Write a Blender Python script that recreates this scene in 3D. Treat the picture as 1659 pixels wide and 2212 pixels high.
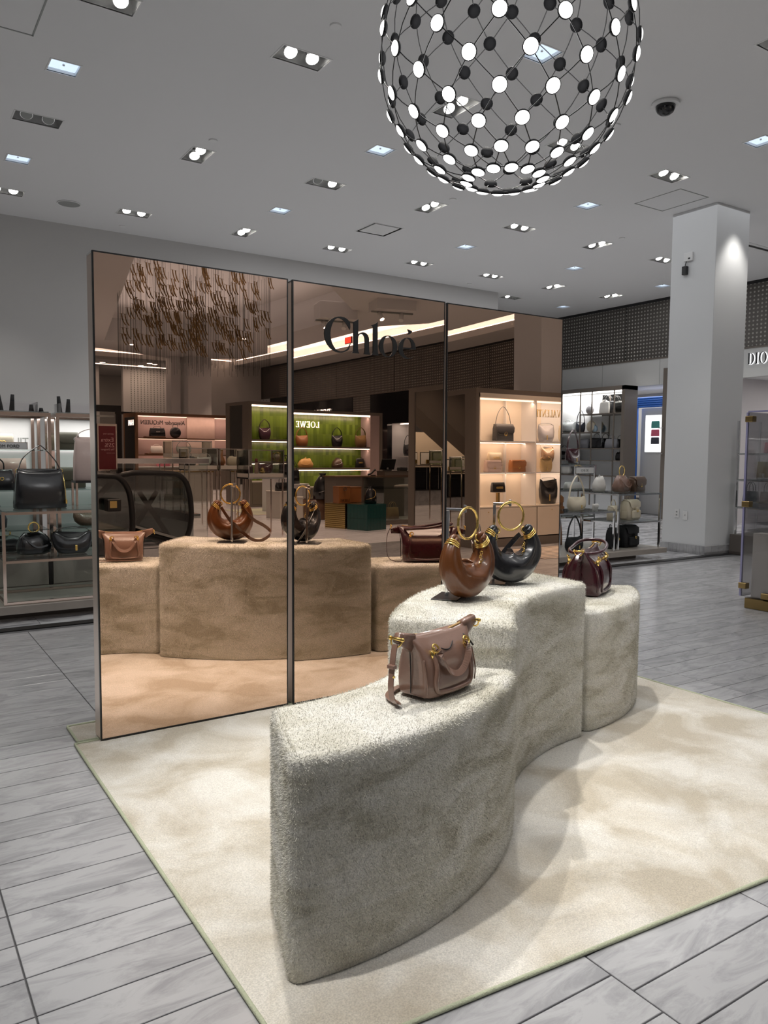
import bpy, bmesh, math, random
import numpy as np
from mathutils import Vector, Matrix
from mathutils.geometry import tessellate_polygon
random.seed(7); RNG = np.random.default_rng(11)
for o in list(bpy.data.objects): bpy.data.objects.remove(o)
S = bpy.context.scene; COL = S.collection
PI = math.pi
# ------------------------------------------------------------------ camera
cam = bpy.data.cameras.new('camera'); co = bpy.data.objects.new('camera', cam); COL.objects.link(co)
YAW, PITCH, ROLL = math.radians(33.20642663), math.radians(-4.29177094), math.radians(0.47469664)
CAMH = 1.286
fw = Vector((math.sin(YAW)*math.cos(PITCH), math.cos(YAW)*math.cos(PITCH), math.sin(PITCH)))
rt = Vector((math.cos(YAW), -math.sin(YAW), 0)); up0 = rt.cross(fw)
rr = math.cos(ROLL)*rt + math.sin(ROLL)*up0; uu = -math.sin(ROLL)*rt + math.cos(ROLL)*up0
M = Matrix((rr, uu, -fw)).transposed().to_4x4(); M.translation = (0, 0, CAMH); co.matrix_world = M
cam.sensor_fit = 'HORIZONTAL'; cam.sensor_width = 36; cam.lens = 1683.067/1659*36; cam.clip_end = 200; cam.clip_start = .05
S.camera = co
# ------------------------------------------------------------------ world, exposure, lights
W = bpy.data.worlds.new('world'); S.world = W; W.use_nodes = True
W.node_tree.nodes['Background'].inputs[0].default_value = (.80, .82, .85, 1); W.node_tree.nodes['Background'].inputs[1].default_value = .10
S.view_settings.view_transform = 'Standard'; S.view_settings.look = 'None'; S.view_settings.exposure = 0.0; S.view_settings.gamma = 1
S.view_settings.use_curve_mapping = False
S.cycles.max_bounces = 8; S.cycles.diffuse_bounces = 3; S.cycles.glossy_bounces = 5; S.cycles.transparent_max_bounces = 16
S.cycles.transmission_bounces = 4; S.cycles.caustics_reflective = False; S.cycles.caustics_refractive = False; S.cycles.sample_clamp_indirect = 4
ZC = 4.479
def spot(x, y, e, tx=None, ty=None, ang=75, col=(1, .96, .90), z=ZC-.06, blend=.7, r=.05):
    l = bpy.data.lights.new('spot_beam', 'SPOT'); l.energy = e; l.spot_size = math.radians(ang); l.spot_blend = blend; l.color = col; l.shadow_soft_size = r
    o = bpy.data.objects.new('spot_beam', l); COL.objects.link(o); o.location = (x, y, z)
    if tx is not None:
        d = Vector((tx-x, ty-y, -z)); o.rotation_euler = d.to_track_quat('-Z', 'Y').to_euler()
    return o
def area(x, y, z, sx, sy, e, col=(1, .97, .93), rot=(0, 0, 0)):
    l = bpy.data.lights.new('added_glow', 'AREA'); l.shape = 'RECTANGLE'; l.size = sx; l.size_y = sy; l.energy = e; l.color = col
    o = bpy.data.objects.new('added_glow', l); COL.objects.link(o); o.location = (x, y, z); o.rotation_euler = rot
    return o
GX = [-3.25, -1.68, -.11, 1.46, 3.04, 4.61, 6.16, 7.75, 9.38, 10.96, 12.53]
GY = [3.42, 5.90, 8.38, 10.87]
KEY = .62
for gx in GX:
    for gy in GY: spot(gx, gy, 95*KEY)
# beams aimed at the plinths and the rug
spot(-.15, 1.9, 600*KEY, 1.75, 2.1, 44, r=.03)
spot(1.46, 3.42, 400*KEY, 1.25, 1.9, 40)
spot(3.04, 3.42, 380*KEY, 2.5, 2.4, 44)
spot(3.04, .94, 90*KEY, 2.8, 2.3, 60)
spot(.2, .94, 70*KEY, 1.2, 2.8, 60)
spot(5.2, 4.0, 70*KEY, 3.2, 2.6, 55)
# beams of the hall behind the camera, seen in the mirror
for gx in (3.2, 6.4, 8.6, 11.2):
    for gy in (-.9, -4.1, -7.3, -11.5, -14.5, -18): spot(gx, gy, 150)
# added fill lamps: soft ones near the ceiling, upward ones imitating floor bounce
area(3.0, 1.0, ZC-.03, 9, 5, 60, (.95, .97, 1))
area(8.5, 8.5, ZC-.03, 8, 6, 80, (.95, .97, 1))
area(6.5, 8.4, .03, 14, 9, 66, (1, .985, .96), (PI, 0, 0))
area(6.5, -11.0, .03, 12, 17, 110, (1, .95, .95), (PI, 0, 0))
area(6.8, -10.5, 4.62, 4, 8, 42, (.93, .92, 1), (PI, 0, 0))  # added upward lamp that lightens the coffer
spot(4.9, -3.2, 120, 4.9, -4.2, 60)  # extra beam added to brighten the goods in the glass cases
area(.5, 7.25, 1.57, 2.0, .3, 9)  # lamps added under the vitrine tops to brighten them
area(1.8, 7.25, 1.57, .9, .3, 5)
area(14.8, 5.4, 2.72, 1.6, 5, 60)  # unseen lamp added to brighten the boutique interior
area(13.27, 12.0, 2.63, .2, 2.0, 18)  # added inside the wall display to lighten its back panel
area(14.7, 11.0, 2.70, 1.2, 4, 45)  # unseen lamp added to brighten the shop interior
area(13.25, -12.4, ZC+.22, .3, 16, 160, (1, .90, .85), (0, math.radians(150), 0))  # along the cove, strengthening its strip lamps
area(8.0, -21.6, ZC+.22, 9, .3, 110, (1, .90, .85), (math.radians(210), 0, 0))
# ------------------------------------------------------------------ materials
MATS = {}
def nodes(m):
    m.use_nodes = True; nt = m.node_tree; return nt, nt.nodes, nt.links, nt.nodes['Principled BSDF']
def mat(name, col, rough=.5, metal=0, var=.08, scale=12, bump=0, bscale=200, emit=None, es=1, coat=0, sheen=0, alpha=None, spec=.5):
    if name in MATS: return MATS[name]
    m = bpy.data.materials.new(name); nt, N, L, B = nodes(m); MATS[name] = m
    B.inputs['Roughness'].default_value = rough; B.inputs['Metallic'].default_value = metal; B.inputs['Specular IOR Level'].default_value = spec
    tc = N.new('ShaderNodeTexCoord'); nz = N.new('ShaderNodeTexNoise'); nz.inputs['Scale'].default_value = scale; nz.inputs['Detail'].default_value = 4
    L.new(tc.outputs['Object'], nz.inputs['Vector'])
    mx = N.new('ShaderNodeMix'); mx.data_type = 'RGBA'; L.new(nz.outputs['Fac'], mx.inputs[0])
    a = [max(0, c*(1-var)) for c in col]; b = [min(1, c*(1+var)) for c in col]
    mx.inputs[6].default_value = (*a, 1); mx.inputs[7].default_value = (*b, 1); L.new(mx.outputs[2], B.inputs['Base Color'])
    if bump:
        n2 = N.new('ShaderNodeTexNoise'); n2.inputs['Scale'].default_value = bscale; n2.inputs['Detail'].default_value = 3; L.new(tc.outputs['Object'], n2.inputs['Vector'])
        bp = N.new('ShaderNodeBump'); bp.inputs['Strength'].default_value = bump; bp.inputs['Distance'].default_value = .01
        L.new(n2.outputs['Fac'], bp.inputs['Height']); L.new(bp.outputs[0], B.inputs['Normal'])
    if emit: B.inputs['Emission Color'].default_value = (*emit, 1); B.inputs['Emission Strength'].default_value = es
    if coat: B.inputs['Coat Weight'].default_value = coat; B.inputs['Coat Roughness'].default_value = .12
    if sheen: B.inputs['Sheen Weight'].default_value = sheen; B.inputs['Sheen Roughness'].default_value = .5
    return m
def glass(name, col=(1, 1, 1), refl=.08, rough=.02):
    m = bpy.data.materials.new(name); MATS[name] = m; m.use_nodes = True; nt = m.node_tree; N = nt.nodes; L = nt.links; N.clear()
    out = N.new('ShaderNodeOutputMaterial'); t = N.new('ShaderNodeBsdfTransparent'); t.inputs[0].default_value = (*col, 1)
    g = N.new('ShaderNodeBsdfGlossy'); g.inputs['Roughness'].default_value = rough; fr = N.new('ShaderNodeFresnel'); fr.inputs[0].default_value = 1.35
    ad = N.new('ShaderNodeMath'); ad.operation = 'MULTIPLY_ADD'; ad.inputs[1].default_value = .8; ad.inputs[2].default_value = refl*.4; L.new(fr.outputs[0], ad.inputs[0])
    mx = N.new('ShaderNodeMixShader'); L.new(ad.outputs[0], mx.inputs[0]); L.new(t.outputs[0], mx.inputs[1]); L.new(g.outputs[0], mx.inputs[2]); L.new(mx.outputs[0], out.inputs[0])
    return m
def emis(name, col, s):
    return mat(name, (.8, .8, .8), .5, emit=col, es=s, var=.02)
def marble(name, base, vein, scale, rough=.22, rnd=True):
    m = bpy.data.materials.new(name); MATS[name] = m; nt, N, L, B = nodes(m)
    B.inputs['Roughness'].default_value = rough
    geo = N.new('ShaderNodeNewGeometry'); tc = N.new('ShaderNodeTexCoord'); oi = N.new('ShaderNodeObjectInfo')
    ad = N.new('ShaderNodeVectorMath'); ad.operation = 'ADD'; sc = N.new('ShaderNodeMath'); sc.operation = 'MULTIPLY'; sc.inputs[1].default_value = 37.
    sm = N.new('ShaderNodeMath'); sm.operation = 'ADD'; L.new(oi.outputs['Random'], sm.inputs[0]); L.new(geo.outputs['Random Per Island'], sm.inputs[1])
    L.new(sm.outputs[0], sc.inputs[0]); L.new(geo.outputs['Position'], ad.inputs[0]); L.new(sc.outputs[0], ad.inputs[1])
    mp = N.new('ShaderNodeMapping'); mp.inputs['Rotation'].default_value = (0, 0, .75); mp.inputs['Scale'].default_value = (1.0, 3.2, 1); L.new(ad.outputs[0], mp.inputs['Vector'])
    n1 = N.new('ShaderNodeTexNoise'); n1.inputs['Scale'].default_value = scale; n1.inputs['Detail'].default_value = 8; n1.inputs['Roughness'].default_value = .68; n1.inputs['Distortion'].default_value = .9
    L.new(mp.outputs[0], n1.inputs['Vector'])
    r1 = N.new('ShaderNodeValToRGB'); e = r1.color_ramp.elements; e[0].position = .36; e[0].color = (*vein, 1); e[1].position = .56; e[1].color = (*base, 1)
    L.new(n1.outputs['Fac'], r1.inputs[0])
    hsv = N.new('ShaderNodeHueSaturation'); mr = N.new('ShaderNodeMapRange'); mr.inputs['To Min'].default_value = .90; mr.inputs['To Max'].default_value = 1.08
    fr = N.new('ShaderNodeMath'); fr.operation = 'FRACT'; L.new(sc.outputs[0], fr.inputs[0]); L.new(fr.outputs[0], mr.inputs['Value']); L.new(mr.outputs[0], hsv.inputs['Value'])
    L.new(r1.outputs[0], hsv.inputs['Color']); L.new(hsv.outputs[0], B.inputs['Base Color'])
    return m
def carpet(name, c1, c2, c3, fine=.5, blot=3.0, sheen=.35, stretch=(1, 1, 1), bd=.006):
    m = bpy.data.materials.new(name); MATS[name] = m; nt, N, L, B = nodes(m)
    B.inputs['Roughness'].default_value = .95; B.inputs['Specular IOR Level'].default_value = .1; B.inputs['Sheen Weight'].default_value = sheen; B.inputs['Sheen Roughness'].default_value = .45
    geo = N.new('ShaderNodeNewGeometry'); mp = N.new('ShaderNodeMapping'); mp.inputs['Scale'].default_value = stretch; L.new(geo.outputs['Position'], mp.inputs['Vector'])
    n1 = N.new('ShaderNodeTexNoise'); n1.inputs['Scale'].default_value = blot; n1.inputs['Detail'].default_value = 5; n1.inputs['Roughness'].default_value = .55; n1.inputs['Distortion'].default_value = .6
    L.new(mp.outputs[0], n1.inputs['Vector'])
    r1 = N.new('ShaderNodeValToRGB'); e = r1.color_ramp.elements; e[0].position = .38; e[0].color = (*c1, 1); e[1].position = .62; e[1].color = (*c3, 1)
    k = e.new(.48); k.color = (*c2, 1); L.new(n1.outputs['Fac'], r1.inputs[0])
    n2 = N.new('ShaderNodeTexNoise'); n2.inputs['Scale'].default_value = 240; n2.inputs['Detail'].default_value = 2; L.new(geo.outputs['Position'], n2.inputs['Vector'])
    mr = N.new('ShaderNodeMapRange'); mr.inputs['From Min'].default_value = .25; mr.inputs['From Max'].default_value = .75; mr.inputs['To Min'].default_value = 1-fine; mr.inputs['To Max'].default_value = 1+fine*.6
    L.new(n2.outputs['Fac'], mr.inputs['Value'])
    ri = N.new('ShaderNodeMapRange'); ri.inputs['To Min'].default_value = .88; ri.inputs['To Max'].default_value = 1.12; L.new(geo.outputs['Random Per Island'], ri.inputs['Value'])
    mu0 = N.new('ShaderNodeMath'); mu0.operation = 'MULTIPLY'; L.new(mr.outputs[0], mu0.inputs[0]); L.new(ri.outputs[0], mu0.inputs[1])
    mu = N.new('ShaderNodeVectorMath'); mu.operation = 'SCALE'; L.new(r1.outputs[0], mu.inputs[0]); L.new(mu0.outputs[0], mu.inputs['Scale']); L.new(mu.outputs[0], B.inputs['Base Color'])
    bp = N.new('ShaderNodeBump'); bp.inputs['Strength'].default_value = .6; bp.inputs['Distance'].default_value = bd; L.new(n2.outputs['Fac'], bp.inputs['Height']); L.new(bp.outputs[0], B.inputs['Normal'])
    return m
# ------------------------------------------------------------------ mesh builder
class MB:
    def __init__(s): s.v = []; s.f = []; s.sm = []
    def add(s, v, f, smooth=False):
        o = len(s.v); s.v += [tuple(p) for p in v]; s.f += [tuple(i+o for i in q) for q in f]; s.sm += [smooth]*len(f); return s
    def box(s, x0, x1, y0, y1, z0, z1, c=0):
        if c <= 0:
            v = [(x, y, z) for z in (z0, z1) for y in (y0, y1) for x in (x0, x1)]
            return s.add(v, [(0, 2, 3, 1), (4, 5, 7, 6), (0, 1, 5, 4), (2, 6, 7, 3), (0, 4, 6, 2), (1, 3, 7, 5)])
        c = min(c, (x1-x0)/2.2, (y1-y0)/2.2, (z1-z0)/2.2)
        v = []; f = []; ix = {}
        X = (x0, x1); Y = (y0, y1); Z = (z0, z1)
        for i in (0, 1):
            for j in (0, 1):
                for k in (0, 1):
                    sx, sy, sz = (1, -1)[i], (1, -1)[j], (1, -1)[k]
                    for a in range(3):
                        ix[i, j, k, a] = len(v)
                        v.append((X[i]+(0 if a == 0 else sx*c), Y[j]+(0 if a == 1 else sy*c), Z[k]+(0 if a == 2 else sz*c)))
        for i in (0, 1):
            f.append([ix[i, 0, 0, 0], ix[i, 1, 0, 0], ix[i, 1, 1, 0], ix[i, 0, 1, 0]][::(-1 if i == 0 else 1)])
            f.append([ix[0, i, 0, 1], ix[0, i, 1, 1], ix[1, i, 1, 1], ix[1, i, 0, 1]][::(-1 if i == 0 else 1)])
            f.append([ix[0, 0, i, 2], ix[1, 0, i, 2], ix[1, 1, i, 2], ix[0, 1, i, 2]][::(-1 if i == 0 else 1)])
            for j in (0, 1):
                f.append([ix[i, j, 0, 0], ix[i, j, 1, 0], ix[i, j, 1, 1], ix[i, j, 0, 1]])
                f.append([ix[i, 0, j, 0], ix[i, 1, j, 0], ix[i, 1, j, 2], ix[i, 0, j, 2]])
                f.append([ix[0, i, j, 1], ix[1, i, j, 1], ix[1, i, j, 2], ix[0, i, j, 2]])
                for k in (0, 1): f.append([ix[i, j, k, 0], ix[i, j, k, 1], ix[i, j, k, 2]])
        return s.add(v, f)
    def tube(s, pts, r, n=8, cap=True, smooth=True, flat=None, close=False):
        P = [Vector(p) for p in pts]; k = len(P); R = r if isinstance(r, (list, tuple)) else [r]*k
        v = []; f = []; pu = None
        for i, p in enumerate(P):
            if close: t = P[(i+1) % k]-P[i-1]
            else: t = P[min(i+1, k-1)]-P[max(i-1, 0)]
            t = t.normalized() if t.length > 1e-9 else Vector((0, 0, 1))
            if pu is None: pu = t.orthogonal().normalized() if flat is None else Vector(flat)
            u = (pu-t*pu.dot(t)); u = u.normalized() if u.length > 1e-6 else t.orthogonal().normalized(); pu = u; w = t.cross(u)
            for j in range(n):
                a = 2*PI*(j+.5)/n; v.append(p+(u*math.cos(a)+w*math.sin(a))*R[i])
        m = k if close else k-1
        for i in range(m):
            for j in range(n):
                a = i*n+j; b = i*n+(j+1) % n; i2 = (i+1) % k; f.append((a, b, i2*n+(j+1) % n, i2*n+j))
        if cap and not close: f.append(tuple(range(n))[::-1]); f.append(tuple(range((k-1)*n, k*n)))
        return s.add(v, f, smooth)
    def ribbon(s, pts, w, t, wd=(0, 1, 0)):
        P = [Vector(p) for p in pts]; k = len(P); v = []; f = []
        for i, p in enumerate(P):
            tn = (P[min(i+1, k-1)]-P[max(i-1, 0)]).normalized(); d = Vector(wd); d = (d-tn*d.dot(tn)).normalized(); q = tn.cross(d)
            v += [p+d*w/2+q*t/2, p-d*w/2+q*t/2, p-d*w/2-q*t/2, p+d*w/2-q*t/2]
        for i in range(k-1):
            for j in range(4): f.append((i*4+j, i*4+(j+1) % 4, (i+1)*4+(j+1) % 4, (i+1)*4+j))
        f += [(3, 2, 1, 0), (4*k-4, 4*k-3, 4*k-2, 4*k-1)]
        return s.add(v, f, False)
    def cyl(s, c, r, h, n=16, ax='z', r2=None, smooth=True):
        r2 = r if r2 is None else r2; v = []; E = {'z': (0, 1, 2), 'x': (1, 2, 0), 'y': (2, 0, 1)}[ax]
        for z, q in ((0, r), (h, r2)):
            for j in range(n):
                p = [0, 0, 0]; p[E[0]] = q*math.cos(2*PI*j/n); p[E[1]] = q*math.sin(2*PI*j/n); p[E[2]] = z; v.append((c[0]+p[0], c[1]+p[1], c[2]+p[2]))
        s.add(v, [(j, (j+1) % n, n+(j+1) % n, n+j) for j in range(n)], smooth)
        o = len(s.v)-2*n; s.f += [tuple(o+j for j in range(n))[::-1], tuple(o+n+j for j in range(n))]; s.sm += [False, False]; return s
    def torus(s, c, R, r, n=24, m=8, u=(1, 0, 0), w=(0, 0, 1), bump=0, a0=0, a1=2*PI):
        u = Vector(u); w = Vector(w); full = abs(a1-a0-2*PI) < 1e-6; k = n if full else n+1
        P = [Vector(c)+(u*math.cos(a0+(a1-a0)*i/n)+w*math.sin(a0+(a1-a0)*i/n))*R for i in range(k)]
        rr = [r*(1+bump*math.sin(i*2.1)) for i in range(k)]
        return s.tube(P, rr, m, close=full)
    def lathe(s, prof, n=16, c=(0, 0, 0), smooth=True):
        v = []; f = []
        for r, z in prof:
            for j in range(n): a = 2*PI*j/n; v.append((c[0]+r*math.cos(a), c[1]+r*math.sin(a), c[2]+z))
        for i in range(len(prof)-1):
            for j in range(n): f.append((i*n+j, i*n+(j+1) % n, (i+1)*n+(j+1) % n, (i+1)*n+j))
        f += [tuple(range(n))[::-1], tuple(range((len(prof)-1)*n, len(prof)*n))]
        return s.add(v, f, smooth)
    def loft(s, lv, n=28, e=5, fn=None):
        v = []; f = []
        for L in lv:
            z, w, d = L[:3]; xo = L[3] if len(L) > 3 else 0; yo = L[4] if len(L) > 4 else 0
            for j in range(n):
                a = 2*PI*(j+.5)/n; c, q = math.cos(a), math.sin(a)
                p = [xo+w/2*math.copysign(abs(c)**(2/e), c), yo+d/2*math.copysign(abs(q)**(2/e), q), z]
                v.append(fn(p) if fn else p)
        k = len(lv)
        for i in range(k-1):
            for j in range(n): f.append((i*n+j, i*n+(j+1) % n, (i+1)*n+(j+1) % n, (i+1)*n+j))
        f += [tuple(range(n))[::-1], tuple(range((k-1)*n, k*n))]
        return s.add(v, f, True)
    def prism(s, poly, z0, z1, smooth=False):
        n = len(poly); v = [(x, y, z0) for x, y in poly]+[(x, y, z1) for x, y in poly]
        return s.add(v, [tuple(range(n))[::-1], tuple(range(n, 2*n))]+[(j, (j+1) % n, n+(j+1) % n, n+j) for j in range(n)], smooth)
    def sphere(s, c, r, n=12, m=8, sz=1):
        return s.lathe([(max(1e-4, r*math.sin(PI*i/m)), -r*math.cos(PI*i/m)*sz) for i in range(m+1)], n, c)
    def obj(s, name, m=None, parent=None, kind=None, label=None):
        me = bpy.data.meshes.new(name); me.from_pydata(s.v, [], s.f)
        me.polygons.foreach_set('use_smooth', s.sm); me.validate(); me.update()
        o = bpy.data.objects.new(name, me); COL.objects.link(o)
        if m is not None: me.materials.append(MATS[m] if isinstance(m, str) else m)
        if parent is not None: o.parent = parent
        if kind: o['kind'] = kind
        if label: o['label'] = label
        return o
def box(*a, c=0): return MB().box(*a, c=c)
def tag(o, label, cat, group=None):
    o['label'] = label; o['category'] = cat
    if group: o['group'] = group
    return o
def thing(name, label, cat, loc=(0, 0, 0), rz=0, group=None):
    o = bpy.data.objects.new(name, None); COL.objects.link(o); o.location = loc; o.rotation_euler = (0, 0, rz); o.empty_display_size = .1
    return tag(o, label, cat, group)
def struct(o): o['kind'] = 'structure'; return o
def link_copy(o, parent=None, name=None):
    c = o.copy(); COL.objects.link(c); c.parent = parent
    for ch in o.children: link_copy(ch, c)
    return c
def spline(pts, n=6):
    P = [Vector(p) for p in pts]; out = []
    for i in range(len(P)-1):
        a = P[max(i-1, 0)]; b = P[i]; c = P[i+1]; d = P[min(i+2, len(P)-1)]
        for k in range(n):
            t = k/n; out.append(.5*((2*b)+(c-a)*t+(2*a-5*b+4*c-d)*t*t+(3*b-a-3*c+d)*t**3))
    return out+[P[-1]]
# lettering -----------------------------------------------------------------
def place(o, org, xd, upd):
    x = Vector(xd).normalized(); u = Vector(upd).normalized(); z = x.cross(u)
    m = Matrix((x, u, z)).transposed().to_4x4(); m.translation = org; o.matrix_basis = m; return o
def text(name, body, size, m, org, xd, upd=(0, 0, 1), ext=.004, parent=None, align='LEFT', sx=1):
    c = bpy.data.curves.new(name, 'FONT'); c.body = body; c.size = size; c.extrude = ext; c.align_x = align; c.resolution_u = 3
    t = bpy.data.objects.new(name, c); COL.objects.link(t); bpy.context.view_layer.update()
    me = bpy.data.meshes.new_from_object(t.evaluated_get(bpy.context.evaluated_depsgraph_get())); bpy.data.objects.remove(t); bpy.data.curves.remove(c)
    me.name = name; me.materials.clear(); me.materials.append(MATS[m]); o = bpy.data.objects.new(name, me); COL.objects.link(o)
    if sx != 1: me.transform(Matrix.Diagonal((sx, 1, 1, 1)))
    place(o, org, xd, upd)
    if parent is not None: o.parent = parent; o.matrix_parent_inverse = Matrix(); o.matrix_basis = parent_local(parent) @ o.matrix_basis
    return o
def parent_local(p):
    m = Matrix.Identity(4)
    while p is not None: m = p.matrix_basis @ m; p = p.parent
    return m.inverted()
T_, t_ = .15, .045
SER = {  # width, strokes (x0,y0,x1,y1,w), rings (cx,cy,rx,ry,a0,a1)
 'D': (.85, [(.17, 0, .17, 1, T_), (.05, .02, .4, .02, t_), (.05, .98, .4, .98, t_)], [(.36, .5, .44, .5, -90, 90)]),
 'I': (.36, [(.18, 0, .18, 1, T_), (.04, .02, .32, .02, t_), (.04, .98, .32, .98, t_)], []),
 'O': (.98, [], [(.49, .5, .46, .52, 0, 360)]),
 'R': (.82, [(.17, 0, .17, 1, T_), (.05, .02, .3, .02, t_), (.05, .98, .4, .98, t_), (.17, .5, .4, .5, t_), (.4, .48, .76, 0, .12)], [(.36, .74, .3, .25, -90, 90)]),
 'V': (.86, [(.1, 1, .43, 0, .13), (.76, 1, .43, 0, t_), (0, .98, .24, .98, t_), (.64, .98, .88, .98, t_)], []),
 'A': (.86, [(.1, 0, .43, 1, t_), (.76, 0, .43, 1, .13), (.2, .34, .66, .34, t_), (0, .02, .24, .02, t_), (.6, .02, .9, .02, t_)], []),
 'L': (.68, [(.17, 0, .17, 1, T_), (.04, .02, .62, .02, t_), (.04, .98, .32, .98, t_), (.62, .02, .62, .24, t_)], []),
 'E': (.72, [(.17, 0, .17, 1, T_), (.04, .02, .64, .02, t_), (.04, .98, .62, .98, t_), (.17, .52, .5, .52, t_), (.64, .02, .64, .22, t_), (.62, .8, .62, .98, t_)], []),
 'N': (.92, [(.14, 0, .14, 1, t_), (.78, 0, .78, 1, t_), (.14, 1, .78, 0, .13), (.02, .02, .26, .02, t_), (.02, .98, .2, .98, t_), (.66, .98, .9, .98, t_)], []),
 'T': (.78, [(.39, 0, .39, 1, T_), (.26, .02, .52, .02, t_), (.04, .98, .74, .98, t_), (.04, .8, .04, .98, t_), (.74, .8, .74, .98, t_)], []),
 'W': (1.2, [(.1, 1, .38, 0, .13), (.62, 1, .38, 0, t_), (.56, 1, .86, 0, .13), (1.1, 1, .86, 0, t_), (0, .98, .24, .98, t_), (1.0, .98, 1.2, .98, t_)], [])}
def serif(mb, s, h, ext=.004, sx=1.0, gap=.12):
    x = 0
    for ch in s:
        if ch == ' ': x += .5; continue
        w, st, rg = SER[ch]
        for (a, b, c, d, q) in st:
            dx, dy = c-a, d-b; l = math.hypot(dx, dy); nx, ny = -dy/l*q/2, dx/l*q/2
            P = [(a+nx, b+ny), (a-nx, b-ny), (c-nx, d-ny), (c+nx, d+ny)]
            mb.prism([((x+px)*h*sx, py*h) for px, py in P][::-1], -ext, ext)
        for (cx, cy, rx, ry, a0, a1) in rg:
            k = 20
            for i in range(k):
                t0 = math.radians(a0+(a1-a0)*i/k); t1 = math.radians(a0+(a1-a0)*(i+1)/k); P = []
                for t, inn in ((t0, 0), (t0, 1), (t1, 1), (t1, 0)):
                    q = (.035+.11*abs(math.cos(t)))*inn; P.append((cx+(rx-q)*math.cos(t), cy+(ry-.04*inn)*math.sin(t)))
                mb.prism([((x+px)*h*sx, py*h) for px, py in P], -ext, ext)
        x += w+gap
    return x*h*sx
# ------------------------------------------------------------------ shared materials
marble('white_marble', (.43, .43, .445), (.30, .30, .315), 4.2, .2)
marble('veined_marble', (.58, .58, .60), (.20, .20, .22), 2.2, .2)
marble('grey_marble', (.42, .42, .43), (.28, .28, .29), 3.0, .4)
mat('floor_joint', (.11, .11, .115), .8)
mat('ceiling_paint', (.74, .74, .745), .9, var=.015, scale=.6)
mat('wall_paint', (.56, .55, .54), .85, var=.02, scale=.8)
mat('column_paint', (.70, .71, .72), .55, var=.015, scale=.8)
mat('fascia_stone', (.60, .60, .59), .5, var=.05, scale=1.5)
mat('taupe_panel', (.155, .13, .11), .45, var=.05, scale=2)
mat('frieze_metal', (.11, .10, .092), .45, .35, var=.05)
mat('stud_metal', (.42, .40, .37), .35, .5, var=.05)
mat('black_trim', (.008, .008, .009), .35)
mat('black_gloss', (.006, .006, .008), .08)
mat('white_plastic', (.75, .75, .75), .4, var=.01)
mat('grey_plastic', (.30, .31, .30), .6, var=.02)
mat('reflector', (.80, .80, .80), .25, .6, var=.02)
mat('chrome', (.72, .72, .73), .10, 1, var=.01)
mat('copper_chrome', (.62, .52, .47), .12, 1, var=.02)
mat('brass', (.55, .40, .16), .22, 1, var=.05)
mat('gold', (.95, .68, .22), .14, 1, var=.04)
mat('dark_brass', (.30, .21, .09), .28, 1, var=.1)
mat('wood_grey', (.30, .265, .235), .5, var=.22, scale=6)
mat('wood_dark', (.10, .085, .075), .5, var=.15, scale=6)
mat('greige', (.56, .52, .47), .5, var=.03)
mat('cream_lacquer', (.74, .66, .56), .45, var=.02)
mat('pink_panel', (.42, .31, .30), .8, var=.05, scale=60)
mat('wood_brown', (.16, .075, .035), .4, var=.2, scale=8)
emis('lamp_white', (1, .97, .90), 22); emis('panel_blue', (.62, .78, 1.0), .95); emis('disc_light', (1, .985, .96), 3.2)
emis('cove_light', (1, .90, .84), 5.0); emis('strip_light', (1, .97, .93), 7.0); emis('warm_strip', (1, .94, .84), 2.0)
emis('white_letter', (1, 1, 1), 3.0); emis('halo_light', (.95, .97, 1), 1.5); emis('lightbox', (1, 1, .99), 1.6); emis('store_lamp', (1, 1, 1), 6)
glass('clear_glass', (.93, .96, .955), .1); glass('smoke_glass', (.42, .46, .46), .22); glass('acrylic', (.985, .983, .99), .02); glass('green_glass', (.86, .92, .905), .12)
mat('red_board', (.16, .006, .012), .35, var=.03)
mat('print_pink', (.75, .45, .45), .6)
# mirror of the folding screen: bronze tinted
def mirror(name, col, rough=0.0):
    m = bpy.data.materials.new(name); MATS[name] = m; m.use_nodes = True; nt = m.node_tree; N = nt.nodes; N.clear()
    out = N.new('ShaderNodeOutputMaterial'); g = N.new('ShaderNodeBsdfGlossy'); g.inputs[0].default_value = (*col, 1); g.inputs['Roughness'].default_value = rough; nt.links.new(g.outputs[0], out.inputs[0])
mirror('bronze_mirror', (.88, .635, .485)); mirror('grey_mirror', (.62, .62, .60), .01); mat('edge_mirror', (.78, .66, .58), .3, .8, var=.02)
# ------------------------------------------------------------------ floor
TW, TL = .1525, .6115
FL = struct(box(-4, 16.5, -28, 14.2, -.12, -.007).obj('floor', 'floor_joint'))
def px(x, y, z=0):
    d = Vector((x, y, z-CAMH)); w = d.dot(fw)
    return (829.5+1683.067*d.dot(rr)/w, 1106-1683.067*d.dot(uu)/w) if w > .3 else None
cells = []
for i in range(-7, 27):
    x0 = .267+TL*i; off = .0 if x0 < 1.2 else .085
    for j in range(-190, 40):
        y0 = TW*j+.0084+off; y1 = y0+TW
        if y1 > 6.04: continue
        cells.append((x0, y0))
def vis(c):
    q = [px(c[0]+a*TL, c[1]+b*TW) for a in (0, 1) for b in (0, 1)]
    if any(k is None for k in q): return 0
    if not any(-30 < k[0] < 1690 and 900 < k[1] < 2260 for k in q): return 0
    if .72 < c[0] and c[0]+TL < 3.62 and c[1] > 1.4 and c[1]+TW < 3.7: return 0
    a, b, d, e = q; return abs((e[0]-a[0])*(d[1]-b[1])-(d[0]-b[0])*(e[1]-a[1]))/2
sc_ = sorted(((vis(c), c) for c in cells), reverse=True)
near = [c for v, c in sc_[:285] if v > 60]; ns = set(near)
g = .0022
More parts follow.
